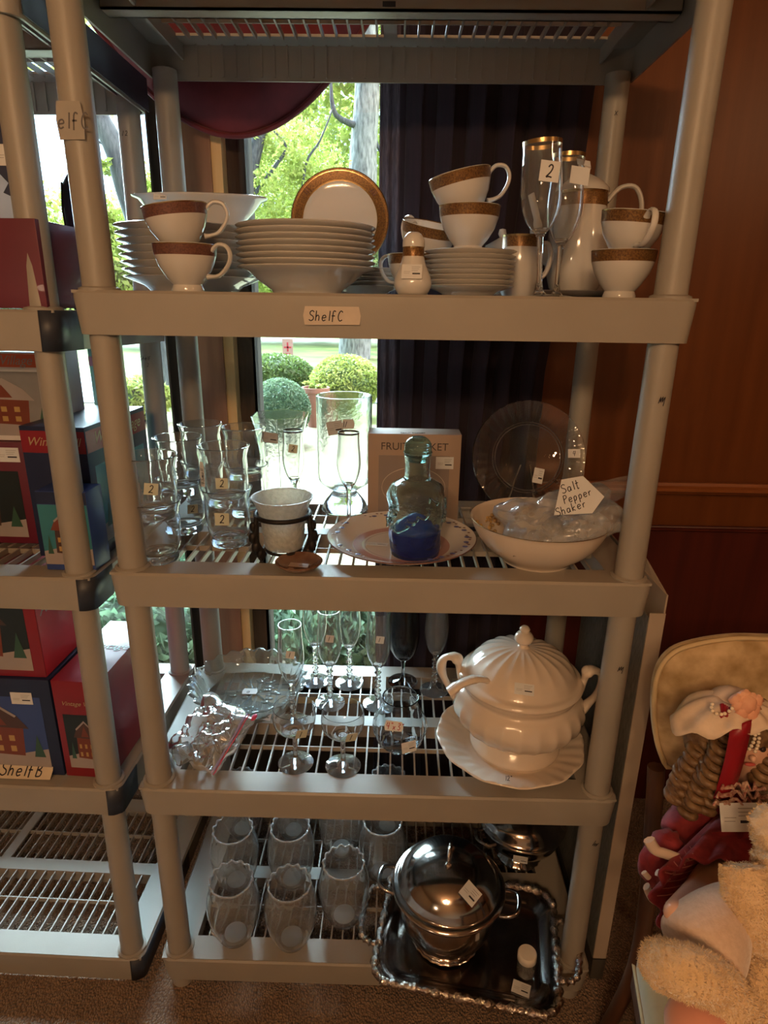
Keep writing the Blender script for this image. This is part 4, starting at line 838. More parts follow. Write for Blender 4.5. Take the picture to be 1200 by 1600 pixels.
# lower shelf
z = lz(1, .07)
village_box('navy box with orange brick house picture and price tag on the lower shelf, left rack', -.42, -.172, .068, .23, z, z+.222, NAVY, -.03, [('f', .13, .100, .19, .165, BRICK, DKB, BLUEC)], [], (.190, .180, .042, .026))
village_box('deep red box with gingerbread house picture beside the navy box, left rack', -.168, -.073, .062, .30, z, z+.222, RED, -.05, [('f', .052, .085, .078, .125, BRICK, DKB, NIGHT)], [('f', 'Vintage Village', .052, .172, .013, TAN), ('t', 'Vintage', .05, .13, .03, SNOW)])
village_box('bright red sided box with brown cottage picture on top of the navy box', -.42, -.178, .075, .235, z+.223, z+.425, RED, -.03, [('f', .115, .10, .21, .17, BRICK, DKB, NIGHT), ('s', .08, .101, .158, .198, None, None, WARMR)], [('s', 'American', .078, .135, .034, SNOW)])
note(T2[1], (WR-.125, .045, .004), (0, -1, .05), (0, 0, 1), .02, .02, '', .01) if 0 else None
# ornate dark lantern on upper shelf
t = thing('dark_lantern', 'dark ornate metal lantern peeking out behind the left front post', 'lantern', (-.100, .30, lz(3, .30)))
t.scale = (.62, .62, .9)
MB().lathe(crp([(0, .0), (.055, .0), (.058, .006), (.040, .016), (.052, .030), (.060, .055), (.050, .080), (.030, .105), (.035, .14), (.050, .160), (.053, .20), (.048, .235), (.025, .262), (.010, .27), (0, .285)], 4), IRON, 40).build('lantern_body', t)
mb = MB()
for k in range(8): a = k*PI/4; mb.tube([(.054*math.cos(a), .054*math.sin(a), .145), (.057*math.cos(a), .057*math.sin(a), .19), (.050*math.cos(a), .050*math.sin(a), .24)], .003, IRON, 6)
mb.build('cage_bar', t)
# lamp and bowl on the very top of the left rack
t = thing('black_desk_lamp', 'black metal lamp lying on the top tier of the left rack', 'lamp', (-.19, .30, ZL[4]+.006)); MB().lathe(crp([(0, 0), (.05, .0), (.06, .02), (.04, .06), (.02, .08), (0, .085)]), IRON, 32).build('lamp_head', t); MB().tube(cr([(.02, 0, .06), (.06, 0, .09), (.10, .02, .05)], 5), .006, IRON, 8).build('lamp_arm', t)

# ---------------------------------------------------------------- tall carton at the right of the rack
CB = mat('grey_tan_cardboard', (.42, .34, .27), .8, amt=.05, ns=12)
t = thing('tall_carton', 'tall narrow open cardboard carton standing between the rack and the chair', 'box', (.938, .055, FL))
mb = MB(); X_, Y_, H_ = .028, .36, .945
mb.box(0, X_, 0, .003, .06, H_-.035, CB); mb.box(X_-.003, X_, .003, Y_, .06, H_, CB); mb.box(0, X_, Y_-.003, Y_, .06, H_-.04, CB); mb.box(0, X_, 0, Y_, .06, .063, CB); mb.build('carton', t, smooth=0, weld=False)
PRNT = mat('hatched_grey_wrap', (.10, .10, .09), .6, ns=30, col2=(.24, .23, .21), stretch=(1, 12, 1.5))
mb = MB(); mb.box(-.0005, .0025, .003, Y_-.003, .06, H_-.045, PRNT)
mb.build('hatched_side', t, smooth=0)
mb = MB(); mb.add([(X_-.001, .003, H_-.035), (X_-.001, .12, H_), (X_+.004, .125, H_+.02), (X_+.008, .03, H_-.008)], [(0, 1, 2, 3)], CB); mb.build('top_flap', t, solid=.002, smooth=0)
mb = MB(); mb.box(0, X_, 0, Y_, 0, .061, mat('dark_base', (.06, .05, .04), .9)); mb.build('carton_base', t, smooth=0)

# ---------------------------------------------------------------- chair, doll, plush toy
DAM = mat('gold_damask', (.27, .17, .06), .7, ns=26, det=7., col2=(.62, .46, .27), sheen=.3, bump=.15, bs=60); SAGE = mat('sage_velvet', (.40, .37, .24), .85, ns=30, sheen=.5, amt=.1); WELT = mat('gold_piping', (.55, .42, .24), .6)
MAHO = wood('dark_chair_wood', (.055, .022, .012), (.10, .04, .02), 6)
ch = thing('upholstered_chair', 'old dark wood chair with gold damask back and sage seat', 'chair', (1.13, -.13, FL))
bk = [(1020, 1080), (1017, 1110), (1020, 1150), (1028, 1182)]
pts = [at(u, v, -.10) for u, v in ((1036, 1190), (1026, 1165), (1020, 1140), (1017, 1100), (1020, 1060), (1030, 1032), (1048, 1013), (1072, 1003), (1110, 995), (1150, 991), (1200, 992))]
half = [(p.x-1.13, p.z-FL) for p in pts]; half = [h for h in half if h[0] < -.02]; top = half[-1][1]
poly = [(a, b) for a, b in crp([(h[0]+2, h[1]) for h in half], 3)]; poly = [(a-2, b) for a, b in poly]; poly = poly+[(0, top+.001)]+[(-a, b) for a, b in poly[::-1]]
yb = .03
def backpad(s, puff):
    c = Vector((0, .80)); rings = []
    for f, d in ((1, .0), (.97, .012), (.90, .022), (.6, .030), (.3, .033)): rings.append([((p[0]-c.x)*f+c.x, yb+s*(.004+d*puff), (p[1]-c.y)*f+c.y) for p in poly])
    return rings
mb = MB(); rings = backpad(-1, 1.)[::-1]+backpad(1, .6); n = len(poly); vs = sum(rings, []); fs = [(i*n+k, i*n+(k+1) % n, (i+1)*n+(k+1) % n, (i+1)*n+k) for i in range(len(rings)-1) for k in range(n)]+[tuple(range(n)), tuple(range((len(rings)-1)*n, len(rings)*n))]
mb.add(vs, fs, DAM); mb.build('backrest', ch, smooth=60)
MB().tube([(p[0]*1.0, yb-.012, p[1]) for p in poly], .004, WELT, 8, closed=True).build('piping', ch)
for s_ in (-1, 1):
    MB().tube(cr([(s_*.205, yb+.012, .70), (s_*.200, yb+.0, .60), (s_*.198, yb-.03, .42), (s_*.196, yb-.02, .25), (s_*.20, yb+.04, .0)], 5), .014, MAHO, 10).build('back_post', ch)
    MB().tube(cr([(s_*.245, -.44, .27), (s_*.25, -.46, .18), (s_*.24, -.44, .08), (s_*.24, -.47, .0)], 5), [.024]*6+[.018]*5+[.014]*5, MAHO, 12).build('front_leg', ch)
seat = [(-.205, -.005), (.205, -.005), (.30, -.50), (.10, -.54), (-.10, -.54), (-.30, -.50)]
MB().prism(seat, .255, .300, MAHO).build('seat_rail', ch, bevel=.006)
mb = MB(); mb.prism([(x*1.0, y) for x, y in seat], .300, .352, SAGE); mb.build('seat', ch, bevel=.018, smooth=80)
MB().tube([(x*1.0, y, .308) for x, y in seat], .004, WELT, 6, closed=True).build('seat_piping', ch)

def skin(name, parent, nodes, edges, m, sub=2, loc=(0, 0, 0)):
    me = bpy.data.meshes.new(name); bm = bmesh.new(); ly = bm.verts.layers.skin.verify(); V = []
    for i, (p, r) in enumerate(nodes):
        v = bm.verts.new(p); v[ly].radius = (r, r) if not isinstance(r, tuple) else r; v[ly].use_root = (i == 0); V.append(v)
    for a, b in edges: bm.edges.new((V[a], V[b]))
    bm.to_mesh(me); bm.free(); me.materials.append(m); o = bpy.data.objects.new(name, me); C.objects.link(o); o.parent = parent; o.location = loc
    sk = o.modifiers.new('skin', 'SKIN'); sk.use_smooth_shade = True; ss_ = o.modifiers.new('sub', 'SUBSURF'); ss_.levels = ss_.render_levels = sub
    return o
# the doll leans against the chair back, seen from above her bonnet
DY = -.235; D0 = Vector((1.02, -.27, FL+.352))
SKINP = mat('doll_porcelain', (.68, .40, .28), .3, coat=.3, amt=.05); HAIR = mat('brown_doll_hair', (.09, .045, .02), .45, ns=90, col2=(.24, .14, .065), stretch=(1, 1, 1), bump=.5, bs=120)
RVEL = mat('red_velvet_dress', (.15, .006, .012), .75, sheen=.06, ns=60, col2=(.27, .02, .025), bump=.3, bs=90); RIB = mat('red_satin_ribbon', (.26, .008, .016), .4, amt=.1, ns=12); LACE = mat('cream_lace', (.55, .40, .30), .8, ns=260, col2=(.30, .08, .07), det=1); PEARL = mat('pearl', (.80, .68, .52), .2, coat=1, amt=.04); ROSE = mat('peach_rose', (.66, .30, .19), .6, ns=50, col2=(.75, .42, .28)); BON = mat('cream_bonnet', (.66, .52, .40), .7, ns=60, amt=.1, bump=.2); GOLDC = mat('gold_brocade', (.45, .32, .17), .5, ns=120, col2=(.62, .46, .28), bump=.4, bs=80)
dl = thing('porcelain_doll', 'porcelain doll in red velvet dress and cream bonnet sitting on the chair', 'doll', D0)
A = lambda u, v, Y: at(u, v, Y)-D0
hd = A(1172, 1160, -.24)
hip = A(1150, 1330, -.27); nk = A(1168, 1212, -.235); ch_ = A(1165, 1250, -.23)
sh_l = A(1120, 1250, -.22); el_l = A(1075, 1275, -.24); ha_l = A(1058, 1318, -.26); sh_r = A(1210, 1250, -.24); el_r = A(1235, 1300, -.27); ha_r = A(1215, 1345, -.31)
kn_l = A(1090, 1395, -.36); an_l = A(1050, 1430, -.47); kn_r = A(1150, 1400, -.38); an_r = A(1130, 1480, -.48)
nodes = [(hip, .035), (A(1160, 1290, -.245), .030), (ch_, .032), (nk, .013), (hd+Vector((0, .0, -.012)), .030), (hd+Vector((0, .004, .018)), .034), (hd+Vector((0, .008, .040)), .020),
         (sh_l, .016), (el_l, .012), (ha_l, .010), (sh_r, .016), (el_r, .012), (ha_r, .010), (kn_l, .018), (an_l, .012), (kn_r, .018), (an_r, .012)]
skin('doll_body', dl, nodes, [(0, 1), (1, 2), (2, 3), (3, 4), (4, 5), (5, 6), (2, 7), (7, 8), (8, 9), (2, 10), (10, 11), (11, 12), (0, 13), (13, 14), (0, 15), (15, 16)], SKINP)
mb = MB(); fc = hd+Vector((-.013, -.030, .004))
for s_ in (-1, 1): mb.ball((fc.x+s_*.012, fc.y+.002, fc.z+.008), .0042, mat('doll_eye', (.03, .02, .02), .1), 10, 6)
mb.build('eyes', dl); MB().ball((fc.x, fc.y-.002, fc.z-.004), .0045, SKINP, 10, 6).build('nose', dl); MB().ball((fc.x, fc.y+.001, fc.z-.016), .005, mat('doll_lips', (.45, .08, .07), .3), 10, 6, 0, 1, (1.5, .6, .5)).build('mouth', dl)
# ringlets
for (u, v, Y, n_) in ((1122, 1132, -.225, 4), (1106, 1150, -.225, 6), (1092, 1165, -.23, 7), (1078, 1190, -.23, 5), (1112, 1185, -.25, 6), (1130, 1160, -.255, 5), (1096, 1210, -.25, 5), (1070, 1200, -.235, 4), (1120, 1215, -.26, 4), (1212, 1175, -.25, 7), (1200, 1222, -.262, 5), (1214, 1150, -.25, 6), (1140, 1128, -.24, 4)):
    p0 = A(u, v, Y); mb = MB(); c = []
    for k in range(n_*12):
        s_ = k/12; ang = s_*2*PI; dx = -.006*s_/2; c.append((p0.x+.0095*math.cos(ang)+dx*1.2, p0.y+.0095*math.sin(ang)-.003*s_, p0.z-.0105*s_))
    mb.tube(c, .0058, HAIR, 7); mb.build('ringlet', dl, smooth=80)
mb = MB(); mb.ball(tuple(hd+Vector((-.004, .012, .022))), .040, HAIR, 24, 16, .10, 5); mb.ball(tuple(A(1108, 1150, -.215)), .030, HAIR, 20, 12, .2, 4, (1.1, .8, 1.2)); mb.ball(tuple(A(1100, 1195, -.215)), .026, HAIR, 20, 12, .25, 4, (1.2, .8, 1.3)); mb.build('hair', dl, smooth=80)
# bonnet brim: scalloped ruffle round the crown
bc = A(1152, 1118, -.255)
def brim(u, v):
    a = u*2*PI; r = .020+v*(.048+.010*math.cos(a*2)); z = -.010*v*v*3*(1+.5*math.cos(2*a))+.006*math.sin(a*9)*v
    return (bc.x+r*math.cos(a), bc.y+r*math.sin(a)*.75+.008, bc.z+z+.018)
MB().grid(brim, 64, 10, BON, closed_u=True).build('bonnet_brim', dl, solid=.002, smooth=80)
MB().ball((bc.x, bc.y+.018, bc.z+.008), .028, BON, 24, 14, .05, 4, (1, .9, .7)).build('bonnet_crown', dl)
ro = A(1164, 1098, -.265); mb = MB()
mb.ball(tuple(ro), .014, ROSE, 14, 10, .2, 6)
for k in range(11):
    a = k*2.4; r = .006+.0009*k; mb.ball((ro.x+r*math.cos(a), ro.y-.004+r*math.sin(a)*.4, ro.z+r*math.sin(a)*.9), .0085, ROSE, 12, 8, .35, 5, (1, .6, 1))
mb.build('rose', dl, smooth=80)
mb = MB()
for k in range(5): p = A(1128+3*k, 1100+2*k, -.262); q = A(1124+7*k, 1126-abs(k-2)*2, -.268); mb.tube([tuple(p), tuple((p+q)/2+Vector((0, -.006, 0))), tuple(q)], .004, RIB, 6, flat=.6)
mb.build('ribbon_rosette', dl)
def pearls(pts, name):
    mb = MB(); c = cr([tuple(A(*p)) for p in pts], 5)
    d = 0; last = None
    for p in c:
        p = Vector(p)
        if last is None or (p-last).length > .0042: mb.ball(tuple(p), .0024, PEARL, 8, 6); last = p
    mb.build(name, dl)
pearls([(1113, 1100, -.268), (1112, 1109, -.275), (1122, 1116, -.278), (1135, 1114, -.278), (1144, 1107, -.275)], 'pearl_string'); pearls([(1174, 1128, -.280), (1180, 1145, -.282), (1177, 1160, -.283), (1170, 1172, -.283)], 'pearl_string'); pearls([(1180, 1128, -.280), (1186, 1150, -.282), (1184, 1165, -.283), (1180, 1174, -.283)], 'pearl_string')
# ribbon
mb = MB(); rc = [A(1158, 1128, -.282), A(1155, 1150, -.29), A(1148, 1185, -.288), A(1138, 1220, -.284), A(1130, 1245, -.28)]; wv = Vector((.0125, 0, .004)); rc = [Vector(p) for p in cr([tuple(p) for p in rc], 4)]
vs = []; 
for i, p in enumerate(rc): e = Vector((0, -.002*math.sin(i*.8), 0)); vs += [tuple(p-wv), tuple(p+e-Vector((0, .0025, 0))), tuple(p+wv)]
mb.add(vs, sum([[(3*i, 3*i+1, 3*i+4, 3*i+3), (3*i+1, 3*i+2, 3*i+5, 3*i+4)] for i in range(len(rc)-1)], []), RIB); mb.build('ribbon', dl, solid=.001, smooth=80)
# dress: bodice, sleeves, skirt
skin('bodice', dl, [(A(1160, 1300, -.26), .042), (A(1163, 1262, -.24), .040), (A(1166, 1232, -.235), .030), (A(1118, 1255, -.222), .026), (A(1082, 1268, -.235), .026), (A(1060, 1298, -.25), .028), (A(1054, 1312, -.258), .024), (A(1212, 1255, -.24), .026), (A(1238, 1300, -.27), .026), (A(1218, 1335, -.3), .024)], [(0, 1), (1, 2), (1, 3), (3, 4), (4, 5), (5, 6), (1, 7), (7, 8), (8, 9)], RVEL)
mb = MB(); q = A(1054, 1316, -.262); mb.lathe([(.020, 0)], GOLDC) if 0 else None
for k in range(12): a = k*PI/6; mb.ball((q.x+.020*math.cos(a), q.y+.016*math.sin(a), q.z-.006+.003*math.sin(3*a)), .0068, GOLDC, 8, 6, .3, 4)
mb.build('cuff_trim', dl)
def skirt(u, v):
    a = u*2*PI; top = A(1158, 1296, -.26); bot = A(1112, 1415, -.375); c = top.lerp(bot, v); r = .036+.030*v; rr = r*(1+.10*v*math.sin(a*11))
    return (c.x+rr*math.cos(a)*1.05, c.y+rr*math.sin(a)*.5+.0, c.z+rr*math.sin(a)*.55)
MB().grid(skirt, 88, 20, RVEL, closed_u=True).build('skirt', dl, solid=.003, smooth=80)
mb = MB(); NET = mat('red_gold_netting', (.40, .12, .09), .6)
for k in range(14):
    for d in (-1, 1):
        c = []
        for j in range(14): u = (.50+.022*k+.016*d*j) % 1; x, y, z_ = skirt(u, .08+.065*j); c.append((x, y-.0035, z_+.002))
        mb.tube(c, .0007, NET, 4)
mb.build('net_overlay', dl)
def petti(u, v):
    a0 = A(1172, 1300, -.30); a1 = A(1112, 1395, -.40); c = a0.lerp(a1, v); wv2 = A(1150, 1400, -.39)-A(1098, 1375, -.39)
    s_ = (u-.5)*(.5+.9*v); return (c.x+s_*.07, c.y-.050+.009*math.sin(u*22)-.01, c.z+s_*-.01+.006*math.cos(u*22)+.012)
MB().grid(petti, 50, 16, GOLDC).build('brocade_apron', dl, solid=.003, smooth=80)
mb = MB()
for k, (v_, wd) in enumerate(((1228, .030), (1240, .036), (1252, .040))):
    c0 = A(1162, v_, -.286-.003*k); pts_ = [(c0.x+wd*(i/14-1), c0.y-.004*math.cos(i), c0.z+.004*math.sin(i*1.3)-.12*abs(wd*(i/14-1))) for i in range(29)]; mb.tube(pts_, .0030, LACE, 6, flat=.6)
mb.build('lace_collar', dl)
sticker(dl, tuple(A(1155, 1277, -.302)), (-.12, -1, .35), (-.12, 0, 1), .046, .037)
mb = MB(); sb = A(1150, 1303, -.298); mb.M = axes_matrix(tuple(sb), (-.1, -1, .3), (-.2, 0, 1)); mb.box(-.030, .032, -.006, .006, -.002, .002, RVEL); mb.build('sash', dl)
# red and white cloth bundle hanging at the chair's left edge = doll's muff
t = thing('cloth_poinsettia', 'dark red and cream cloth flower hanging at the left edge of the chair seat', 'cloth flower', at(1035, 1360, -.30)); o0 = at(1035, 1360, -.30)
mb = MB(); mb.ball((0, .01, 0), .030, RVEL, 20, 12, .3, 3, (.9, .6, 1.2)); mb.ball((.006, .012, .032), .020, RVEL, 16, 10, .3, 3); mb.build('red_cloth', t, smooth=80)
mb = MB(); CRM = mat('cream_satin', (.62, .48, .38), .6, ns=30)
for pts_, r in (([(1010, 1385), (1018, 1402), (1034, 1409), (1048, 1402), (1052, 1385)], .0062), ([(1027, 1363), (1038, 1370), (1036, 1388), (1028, 1388)], .0055), ([(1042, 1356), (1040, 1372), (1036, 1388)], .005), ([(1006, 1363), (1012, 1370), (1014, 1372)], .004), ([(1014, 1312), (1024, 1328), (1040, 1334), (1062, 1342)], .0075)):
    mb.tube(cr([tuple(at(a, b, -.325)-o0) for a, b in pts_], 4), r, CRM, 8, flat=.6)
mb.build('cream_edging', t, smooth=80)

# plush toy in pale flannel suit with fleece trim
FLAN = mat('pale_flannel', (.58, .42, .32), .95, ns=180, col2=(.66, .50, .40), sheen=.6, bump=.3, bs=260); FLEE = mat('cream_fleece', (.62, .42, .22), .95, ns=70, col2=(.76, .56, .34), sheen=.8, bump=1., bs=160); PINK = mat('salmon_plush', (.55, .24, .17), .9, sheen=.4)
P0 = Vector((1.08, -.47, FL+.352)); B = lambda u, v, Y: at(u, v, Y)-P0
pt = thing('plush_toy', 'pale plush toy in a flannel suit with fluffy cuffs on the chair front', 'plush toy', P0)
skin('flannel_suit', pt, [(B(1185, 1560, -.42), .052), (B(1190, 1480, -.40), .044), (B(1190, 1420, -.39), .032), (B(1140, 1402, -.43), .018), (B(1126, 1430, -.455), .034), (B(1100, 1472, -.48), .046), (B(1085, 1502, -.495), .044),
                          (B(1150, 1600, -.50), .040)], [(0, 1), (1, 2), (2, 3), (3, 4), (4, 5), (5, 6), (0, 7)], FLAN, 3)
def fuzzy(name, pts_, r, m, par=pt, amp=.22):
    mb = MB(); c = [Vector(p) for p in cr([tuple(p) for p in pts_], 9)]
    rs_ = [r[0]+(r[1]-r[0])*i/(len(c)-1) for i in range(len(c))]
    rs_[0] *= .6; rs_[-1] *= .6
    mb.tube(c, rs_, m, 64)
    vs = [Vector(v) for v in mb.v]; mb.v = [tuple(v+Vector((noise.noise(v*150), noise.noise(v*150+Vector((9, 0, 0))), noise.noise(v*150+Vector((0, 9, 0)))))*.0022) for v in vs]
    nv = len(mb.v)
    for q in list(mb.v):
        q = Vector(q); d0 = min(c, key=lambda p: (p-q).length); out = (q-d0).normalized()
        for _ in range(3):
            d = (out+Vector((random.gauss(0, .6), random.gauss(0, .6), random.gauss(0, .6)))).normalized()*random.uniform(.002, .0045); e = d.orthogonal().normalized()*.0005; b = q+e*random.uniform(-4, 4)
            mb.add([b-e, b+e, b+d], [(0, 1, 2)], m)
    return mb.build(name, par, smooth=80, weld=False)
fuzzy('fleece_cuff', [B(1032, 1505, -.505), B(1050, 1512, -.525), B(1080, 1522, -.535), B(1115, 1535, -.53), B(1140, 1570, -.53), B(1165, 1610, -.53)], (.021, .023), FLEE)
fuzzy('fleece_arm', [B(1160, 1352, -.45), B(1166, 1380, -.46), B(1170, 1410, -.465), B(1172, 1440, -.465), B(1172, 1458, -.46)], (.021, .026), FLEE)
fuzzy('fleece_collar', [B(1205, 1330, -.42), B(1215, 1360, -.43), B(1225, 1400, -.44)], (.02, .02), FLEE)
fuzzy('fleece_front', [B(1195, 1500, -.49), B(1188, 1540, -.50), B(1198, 1590, -.50)], (.012, .015), FLEE)
skin('pink_foot', pt, [(B(1085, 1570, -.52), .030), (B(1090, 1600, -.54), .034), (B(1100, 1650, -.56), .030)], [(0, 1), (1, 2)], PINK)
fuzzy('plush_head', [B(1218, 1285, -.40), B(1222, 1310, -.40), B(1228, 1330, -.40)], (.028, .030), FLEE)

# ---------------------------------------------------------------- outdoors
GZ = -.2
GRASS = mat('sunlit_grass', (.06, .11, .02), .9, ns=1.2, col2=(.17, .19, .05), bump=.5, bs=20, det=8.); ROAD = mat('pale_driveway', (.16, .18, .21), .8, ns=2, col2=(.26, .27, .28), stretch=(1, 5, 1)); MULCH = mat('dry_leaf_mulch', (.09, .075, .04), .9, ns=14, col2=(.20, .17, .09), bump=.6, bs=30, det=8.)
struct(MB().box(-60, 60, WB+.14, 90, GZ-.2, GZ, GRASS).build('ground_lawn', smooth=0))
mb = MB(); mb.box(-60, 4.8, .0, 3.6, 0, .02, ROAD); struct(mb.build('ground_driveway', None, (0, 9.5, GZ), (0, 0, .10), smooth=0))
struct(MB().box(-3, 6, WB+.14, 7.6, GZ, GZ+.015, MULCH).build('ground_mulch', smooth=0))
LEAFM = {}
def leafmat(name, c, c2):
    m = mat(name, c, .55, ns=3, col2=c2, det=6.); n = m.node_tree.nodes; L = m.node_tree.links
    tr = n.new('ShaderNodeBsdfTranslucent'); mx = n.new('ShaderNodeMixShader'); mx.inputs[0].default_value = .45; out = n['Material Output']; b = n['Principled BSDF']
    src = b.inputs['Base Color'].links[0].from_socket; L.new(src, tr.inputs[0]); L.new(b.outputs[0], mx.inputs[1]); L.new(tr.outputs[0], mx.inputs[2]); L.new(mx.outputs[0], out.inputs[0]); return m
LY = leafmat('yellow_green_leaf', (.17, .24, .035), (.40, .43, .11)); LG = leafmat('mid_green_leaf', (.05, .10, .025), (.14, .19, .05)); LD = leafmat('bluish_green_leaf', (.045, .10, .05), (.16, .22, .12))
BARK = mat('oak_bark', (.030, .032, .040), .95, ns=8, col2=(.085, .085, .09), stretch=(4, 4, .8), bump=1., bs=20, det=9.)
rng = np.random.default_rng(3)
def leaves(name, parent, c, rad, cnt, size, m, shell=.0, seed=0):
    rg = np.random.default_rng(seed+11); n = cnt
    d = rg.normal(size=(n, 3)); d /= np.linalg.norm(d, axis=1)[:, None]; r = (shell+(1-shell)*rg.random(n))**(1/3.)
    # clumps
    k = max(4, n//90); cc = rg.normal(size=(k, 3)); cc /= np.linalg.norm(cc, axis=1)[:, None]; cc *= (rg.random(k)**(1/3.))[:, None]
    p = d*r[:, None] if shell > .3 else cc[rg.integers(0, k, n)]+rg.normal(size=(n, 3))*.11
    p = p*np.array(rad)+np.array(c)
    nrm = rg.normal(size=(n, 3)); nrm /= np.linalg.norm(nrm, axis=1)[:, None]; t_ = np.cross(nrm, rg.normal(size=(n, 3))); t_ /= np.linalg.norm(t_, axis=1)[:, None]; b_ = np.cross(nrm, t_)
    s = size*(.6+.8*rg.random(n))[:, None]
    v = np.stack([p-t_*s, p-b_*s*.45, p+t_*s, p+b_*s*.45], 1).reshape(-1, 3)
    me = bpy.data.meshes.new(name); me.vertices.add(4*n); me.vertices.foreach_set('co', v.ravel()); me.loops.add(4*n); me.loops.foreach_set('vertex_index', np.arange(4*n, dtype=np.int32))
    me.polygons.add(n); me.polygons.foreach_set('loop_start', np.arange(0, 4*n, 4, dtype=np.int32)); me.update(); me.validate(); me.materials.append(m)
    o = bpy.data.objects.new(name, me); C.objects.link(o); o.parent = parent; return o
def tree(label, base, trunk, rt, crowns, group='garden trees beyond the window', branches=(), lm=LY, size=.11, dens=1., bark=None):
    base = Vector(base); t = thing('garden_tree', label, 'tree', base, (0, 0, 0), group)
    tp_ = cr([tuple(Vector(p)-base) for p in trunk], 5); n = len(tp_); MB().tube([(p[0]+.05*rt*math.sin(i), p[1], p[2]) for i, p in enumerate(tp_)], [rt*(1.15-.55*i/n) for i in range(n)], bark or BARK, 14).build('trunk', t, smooth=80)
    for br in branches:
        pts_ = [Vector(p)-base for p in br[0]]; c = cr([tuple(p) for p in pts_], 4); MB().tube(c, [br[1]*(1-.7*i/len(c)) for i in range(len(c))], BARK, 8).build('branch', t, smooth=80)
    for i, (cc, rd, cnt) in enumerate(crowns): leaves('foliage', t, Vector(cc)-base, rd, int(cnt*dens), size, lm, 0, i+int(abs(base.x)*10))
    return t
g = lambda u, v, Y: at(u, v, Y)
tree('thick grey trunked oak at the right of the window view', (g(555, 560, 18).x, 18, GZ), [g(553, 566, 18), g(561, 330, 18), g(568, 250, 18), g(573, 120, 18), g(575, -60, 18)], .42, [(g(640, 120, 21.5), (3.4, 2.5, 3.8), 9000), (g(470, 60, 21.5), (3.0, 2, 1.8), 4500)],
     branches=[([g(567, 270, 18), g(530, 300, 17.8), g(490, 330, 17.5), g(470, 360, 17.5)], .05), ([g(570, 200, 18), g(525, 180, 17.5), g(517, 130, 17.5)], .1), ([g(578, 200, 18), g(600, 250, 18)], .06)], size=.13, bark=mat('pale_oak_bark', (.07, .07, .07), .95, ns=5, col2=(.26, .26, .25), stretch=(3, 3, .8), bump=1., bs=20, det=9.))
tree('slender leaning oak at the left edge of the right window', (g(392, 560, 14).x, 14, GZ), [g(392, 560, 14), g(383, 380, 14), g(386, 300, 14), g(402, 220, 14), g(440, 100, 14)], .19, [(g(440, 290, 15), (1.5, 1.5, 1.2), 13000), (g(400, 420, 15), (1.0, 1.2, .7), 6000)],
     branches=[([g(385, 320, 14), g(430, 260, 13.8), g(447, 230, 13.8), g(428, 205, 13.8)], .05), ([g(470, 350, 14), g(477, 260, 14), g(500, 220, 14), g(520, 170, 14)], .035), ([g(440, 400, 14), g(475, 330, 14), g(478, 300, 14)], .025)], size=.05)
tree('bushy yellow green tree filling the right window', (g(500, 520, 26).x, 26, GZ), [g(500, 520, 26), g(505, 400, 26), g(510, 300, 26)], .2, [(g(490, 300, 26), (4.2, 2.5, 3.6), 34000), (g(560, 420, 26), (3.2, 2.5, 1.8), 16000), (g(400, 430, 26), (3, 2, 1.6), 14000)], size=.095)
tree('massive leaning oak trunk seen through the left window', (g(225, 480, 9).x, 9, GZ), [g(262, 640, 9), g(250, 480, 9), g(226, 380, 9), g(208, 325, 9), g(182, 240, 9), g(150, 175, 9), (g(100, 110, 9))], .19, [(g(120, 60, 10), (1.6, 1.5, 1), 1800), (g(152, 262, 9), (.28, .3, .22), 160)], branches=[([g(172, 230, 9), g(150, 222, 9), g(155, 250, 9), g(168, 262, 9)], .02)], size=.06)
tree('low spreading tree behind the driveway, left window', (g(180, 480, 22).x, 22, GZ), [g(180, 500, 22), g(182, 430, 22), g(185, 380, 22)], .2, [(g(185, 420, 22), (2.0, 2, 1.5), 11000), (g(100, 400, 23), (2.2, 2, 2.0), 6000), (g(240, 400, 22), (1.6, 1.5, 2.6), 6000)], size=.12)
tree('distant green trees along the garden edge', (-14, 40, GZ), [(-14, 40, GZ), (-14, 40, 3)], .3, [((-14, 42, 2.6), (16, 3, 3.0), 22000), ((6, 44, 2.6), (14, 3, 3.2), 16000)], lm=LG, size=.30)
def bush(label, c, rd, cnt, size, m, name='garden_shrub', cat='shrub', shell=.6, group='shrubs outside the window'):
    t = thing(name, label, cat, (c[0], c[1], GZ), group=group)
    cz = c[2]-GZ; MB().tube([(0, 0, 0), (0.02, 0, cz*.6), (0, 0, cz)], [.03, .02, .01], BARK, 8).build('stem', t)
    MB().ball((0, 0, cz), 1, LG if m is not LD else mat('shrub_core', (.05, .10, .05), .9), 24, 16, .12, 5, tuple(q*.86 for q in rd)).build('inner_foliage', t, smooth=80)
    leaves('foliage', t, (0, 0, cz), rd, cnt, size, m, shell, int(abs(c[0]*37)))
    return t
bush('clipped round green topiary ball outside the window', g(437, 640, 6.3), (.36, .34, .36), 9000, .018, LD, 'topiary_ball', 'topiary', .75)
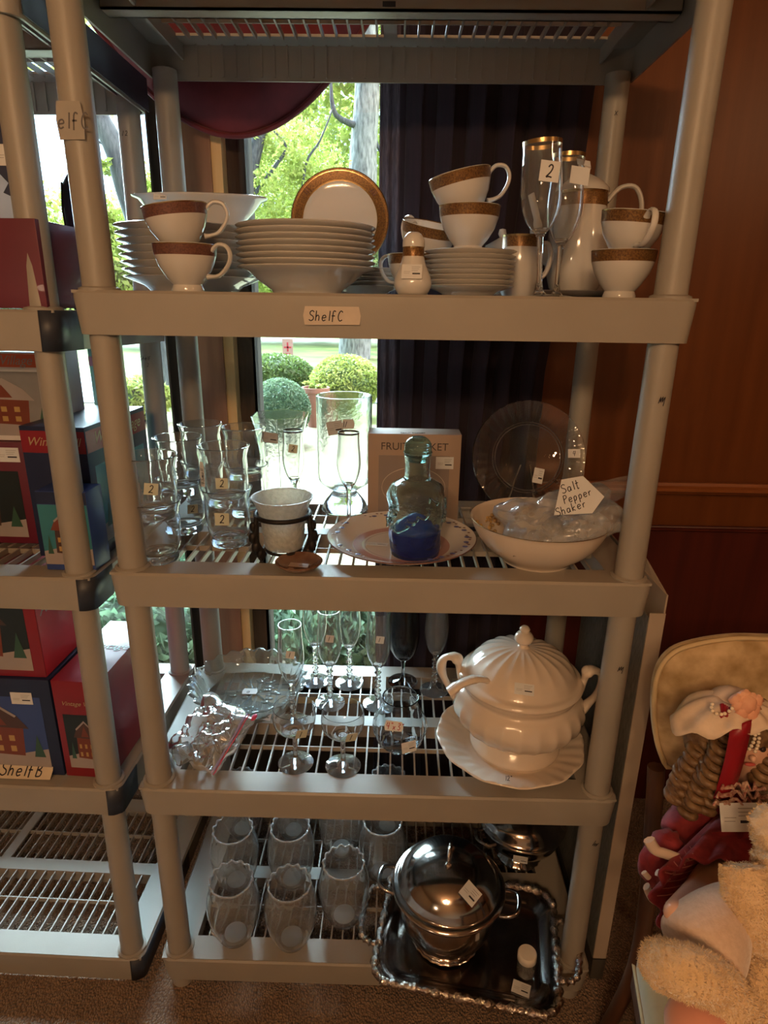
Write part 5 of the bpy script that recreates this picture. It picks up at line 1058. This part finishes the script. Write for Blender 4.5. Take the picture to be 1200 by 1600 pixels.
bush('loose green shrub behind the topiary ball', g(432, 588, 9.2), (.62, .5, .36), 6000, .03, LG)
bush('bright yellow green shrub right of the terracotta pot', g(540, 600, 8.2), (.52, .5, .42), 8000, .026, LY)
bush('small shrub growing out past the lawn edge at far left', g(225, 622, 7.5), (.35, .3, .30), 1500, .05, LY)
for k, (u, v, Y, rx, rz_) in enumerate(((215, 1000, 1.60, .36, .28), (300, 990, 2.0, .30, .27), (440, 985, 1.55, .25, .26), (530, 990, 1.75, .26, .26), (100, 1005, 1.60, .36, .30))):
    c = g(u, v, Y); c.z = max(GZ+.12, c.z-.1); bush('leafy pale green shrub just outside the window, %s' % ['behind the left rack post', 'behind the wooden window post', 'behind the pie plate', 'behind the twisted flutes', 'behind the red boxes'][k], c, (rx, .30, rz_), 2300, .034, LD, shell=.5)
t = thing('terracotta_pot', 'terracotta pot standing between the garden shrubs outside the window', 'plant pot', (g(494, 640, 7.4).x, 7.4, GZ)); pz = g(494, 605, 7.4).z-GZ
TERR = mat('terracotta', (.20, .08, .05), .8, ns=20); MB().lathe([(0, .0), (.11, 0), (.17, pz-.06), (.185, pz-.06), (.185, pz), (.165, pz), (.155, pz-.04), (0, pz-.04)], TERR, 32).build('pot_body', t)
leaves('foliage', t, (0, 0, pz+.03), (.13, .13, .08), 500, .03, LY, .2, 5)
t = thing('yard_sign', 'small pale red and white sign standing on the lawn', 'sign', (g(450, 556, 15).x, 15, GZ)); z0 = g(450, 557, 15).z-GZ
MB().tube([(0, 0, 0), (0, 0, z0)], .02, SNOW, 6).build('post', t); mb = MB(); mb.box(-.13, .13, -.01, .01, z0-.02, z0+.42, mat('pale_pink_board', (.35, .20, .17), .7)); mb.build('board', t, smooth=0)
mb = MB(); mb.box(-.09, .09, -.014, -.011, z0+.20, z0+.24, REDINK); mb.box(-.02, .02, -.014, -.011, z0+.12, z0+.34, REDINK); mb.box(-.07, .07, -.014, -.011, z0+.06, z0+.08, REDINK); mb.build('sign_marks', t, smooth=0)
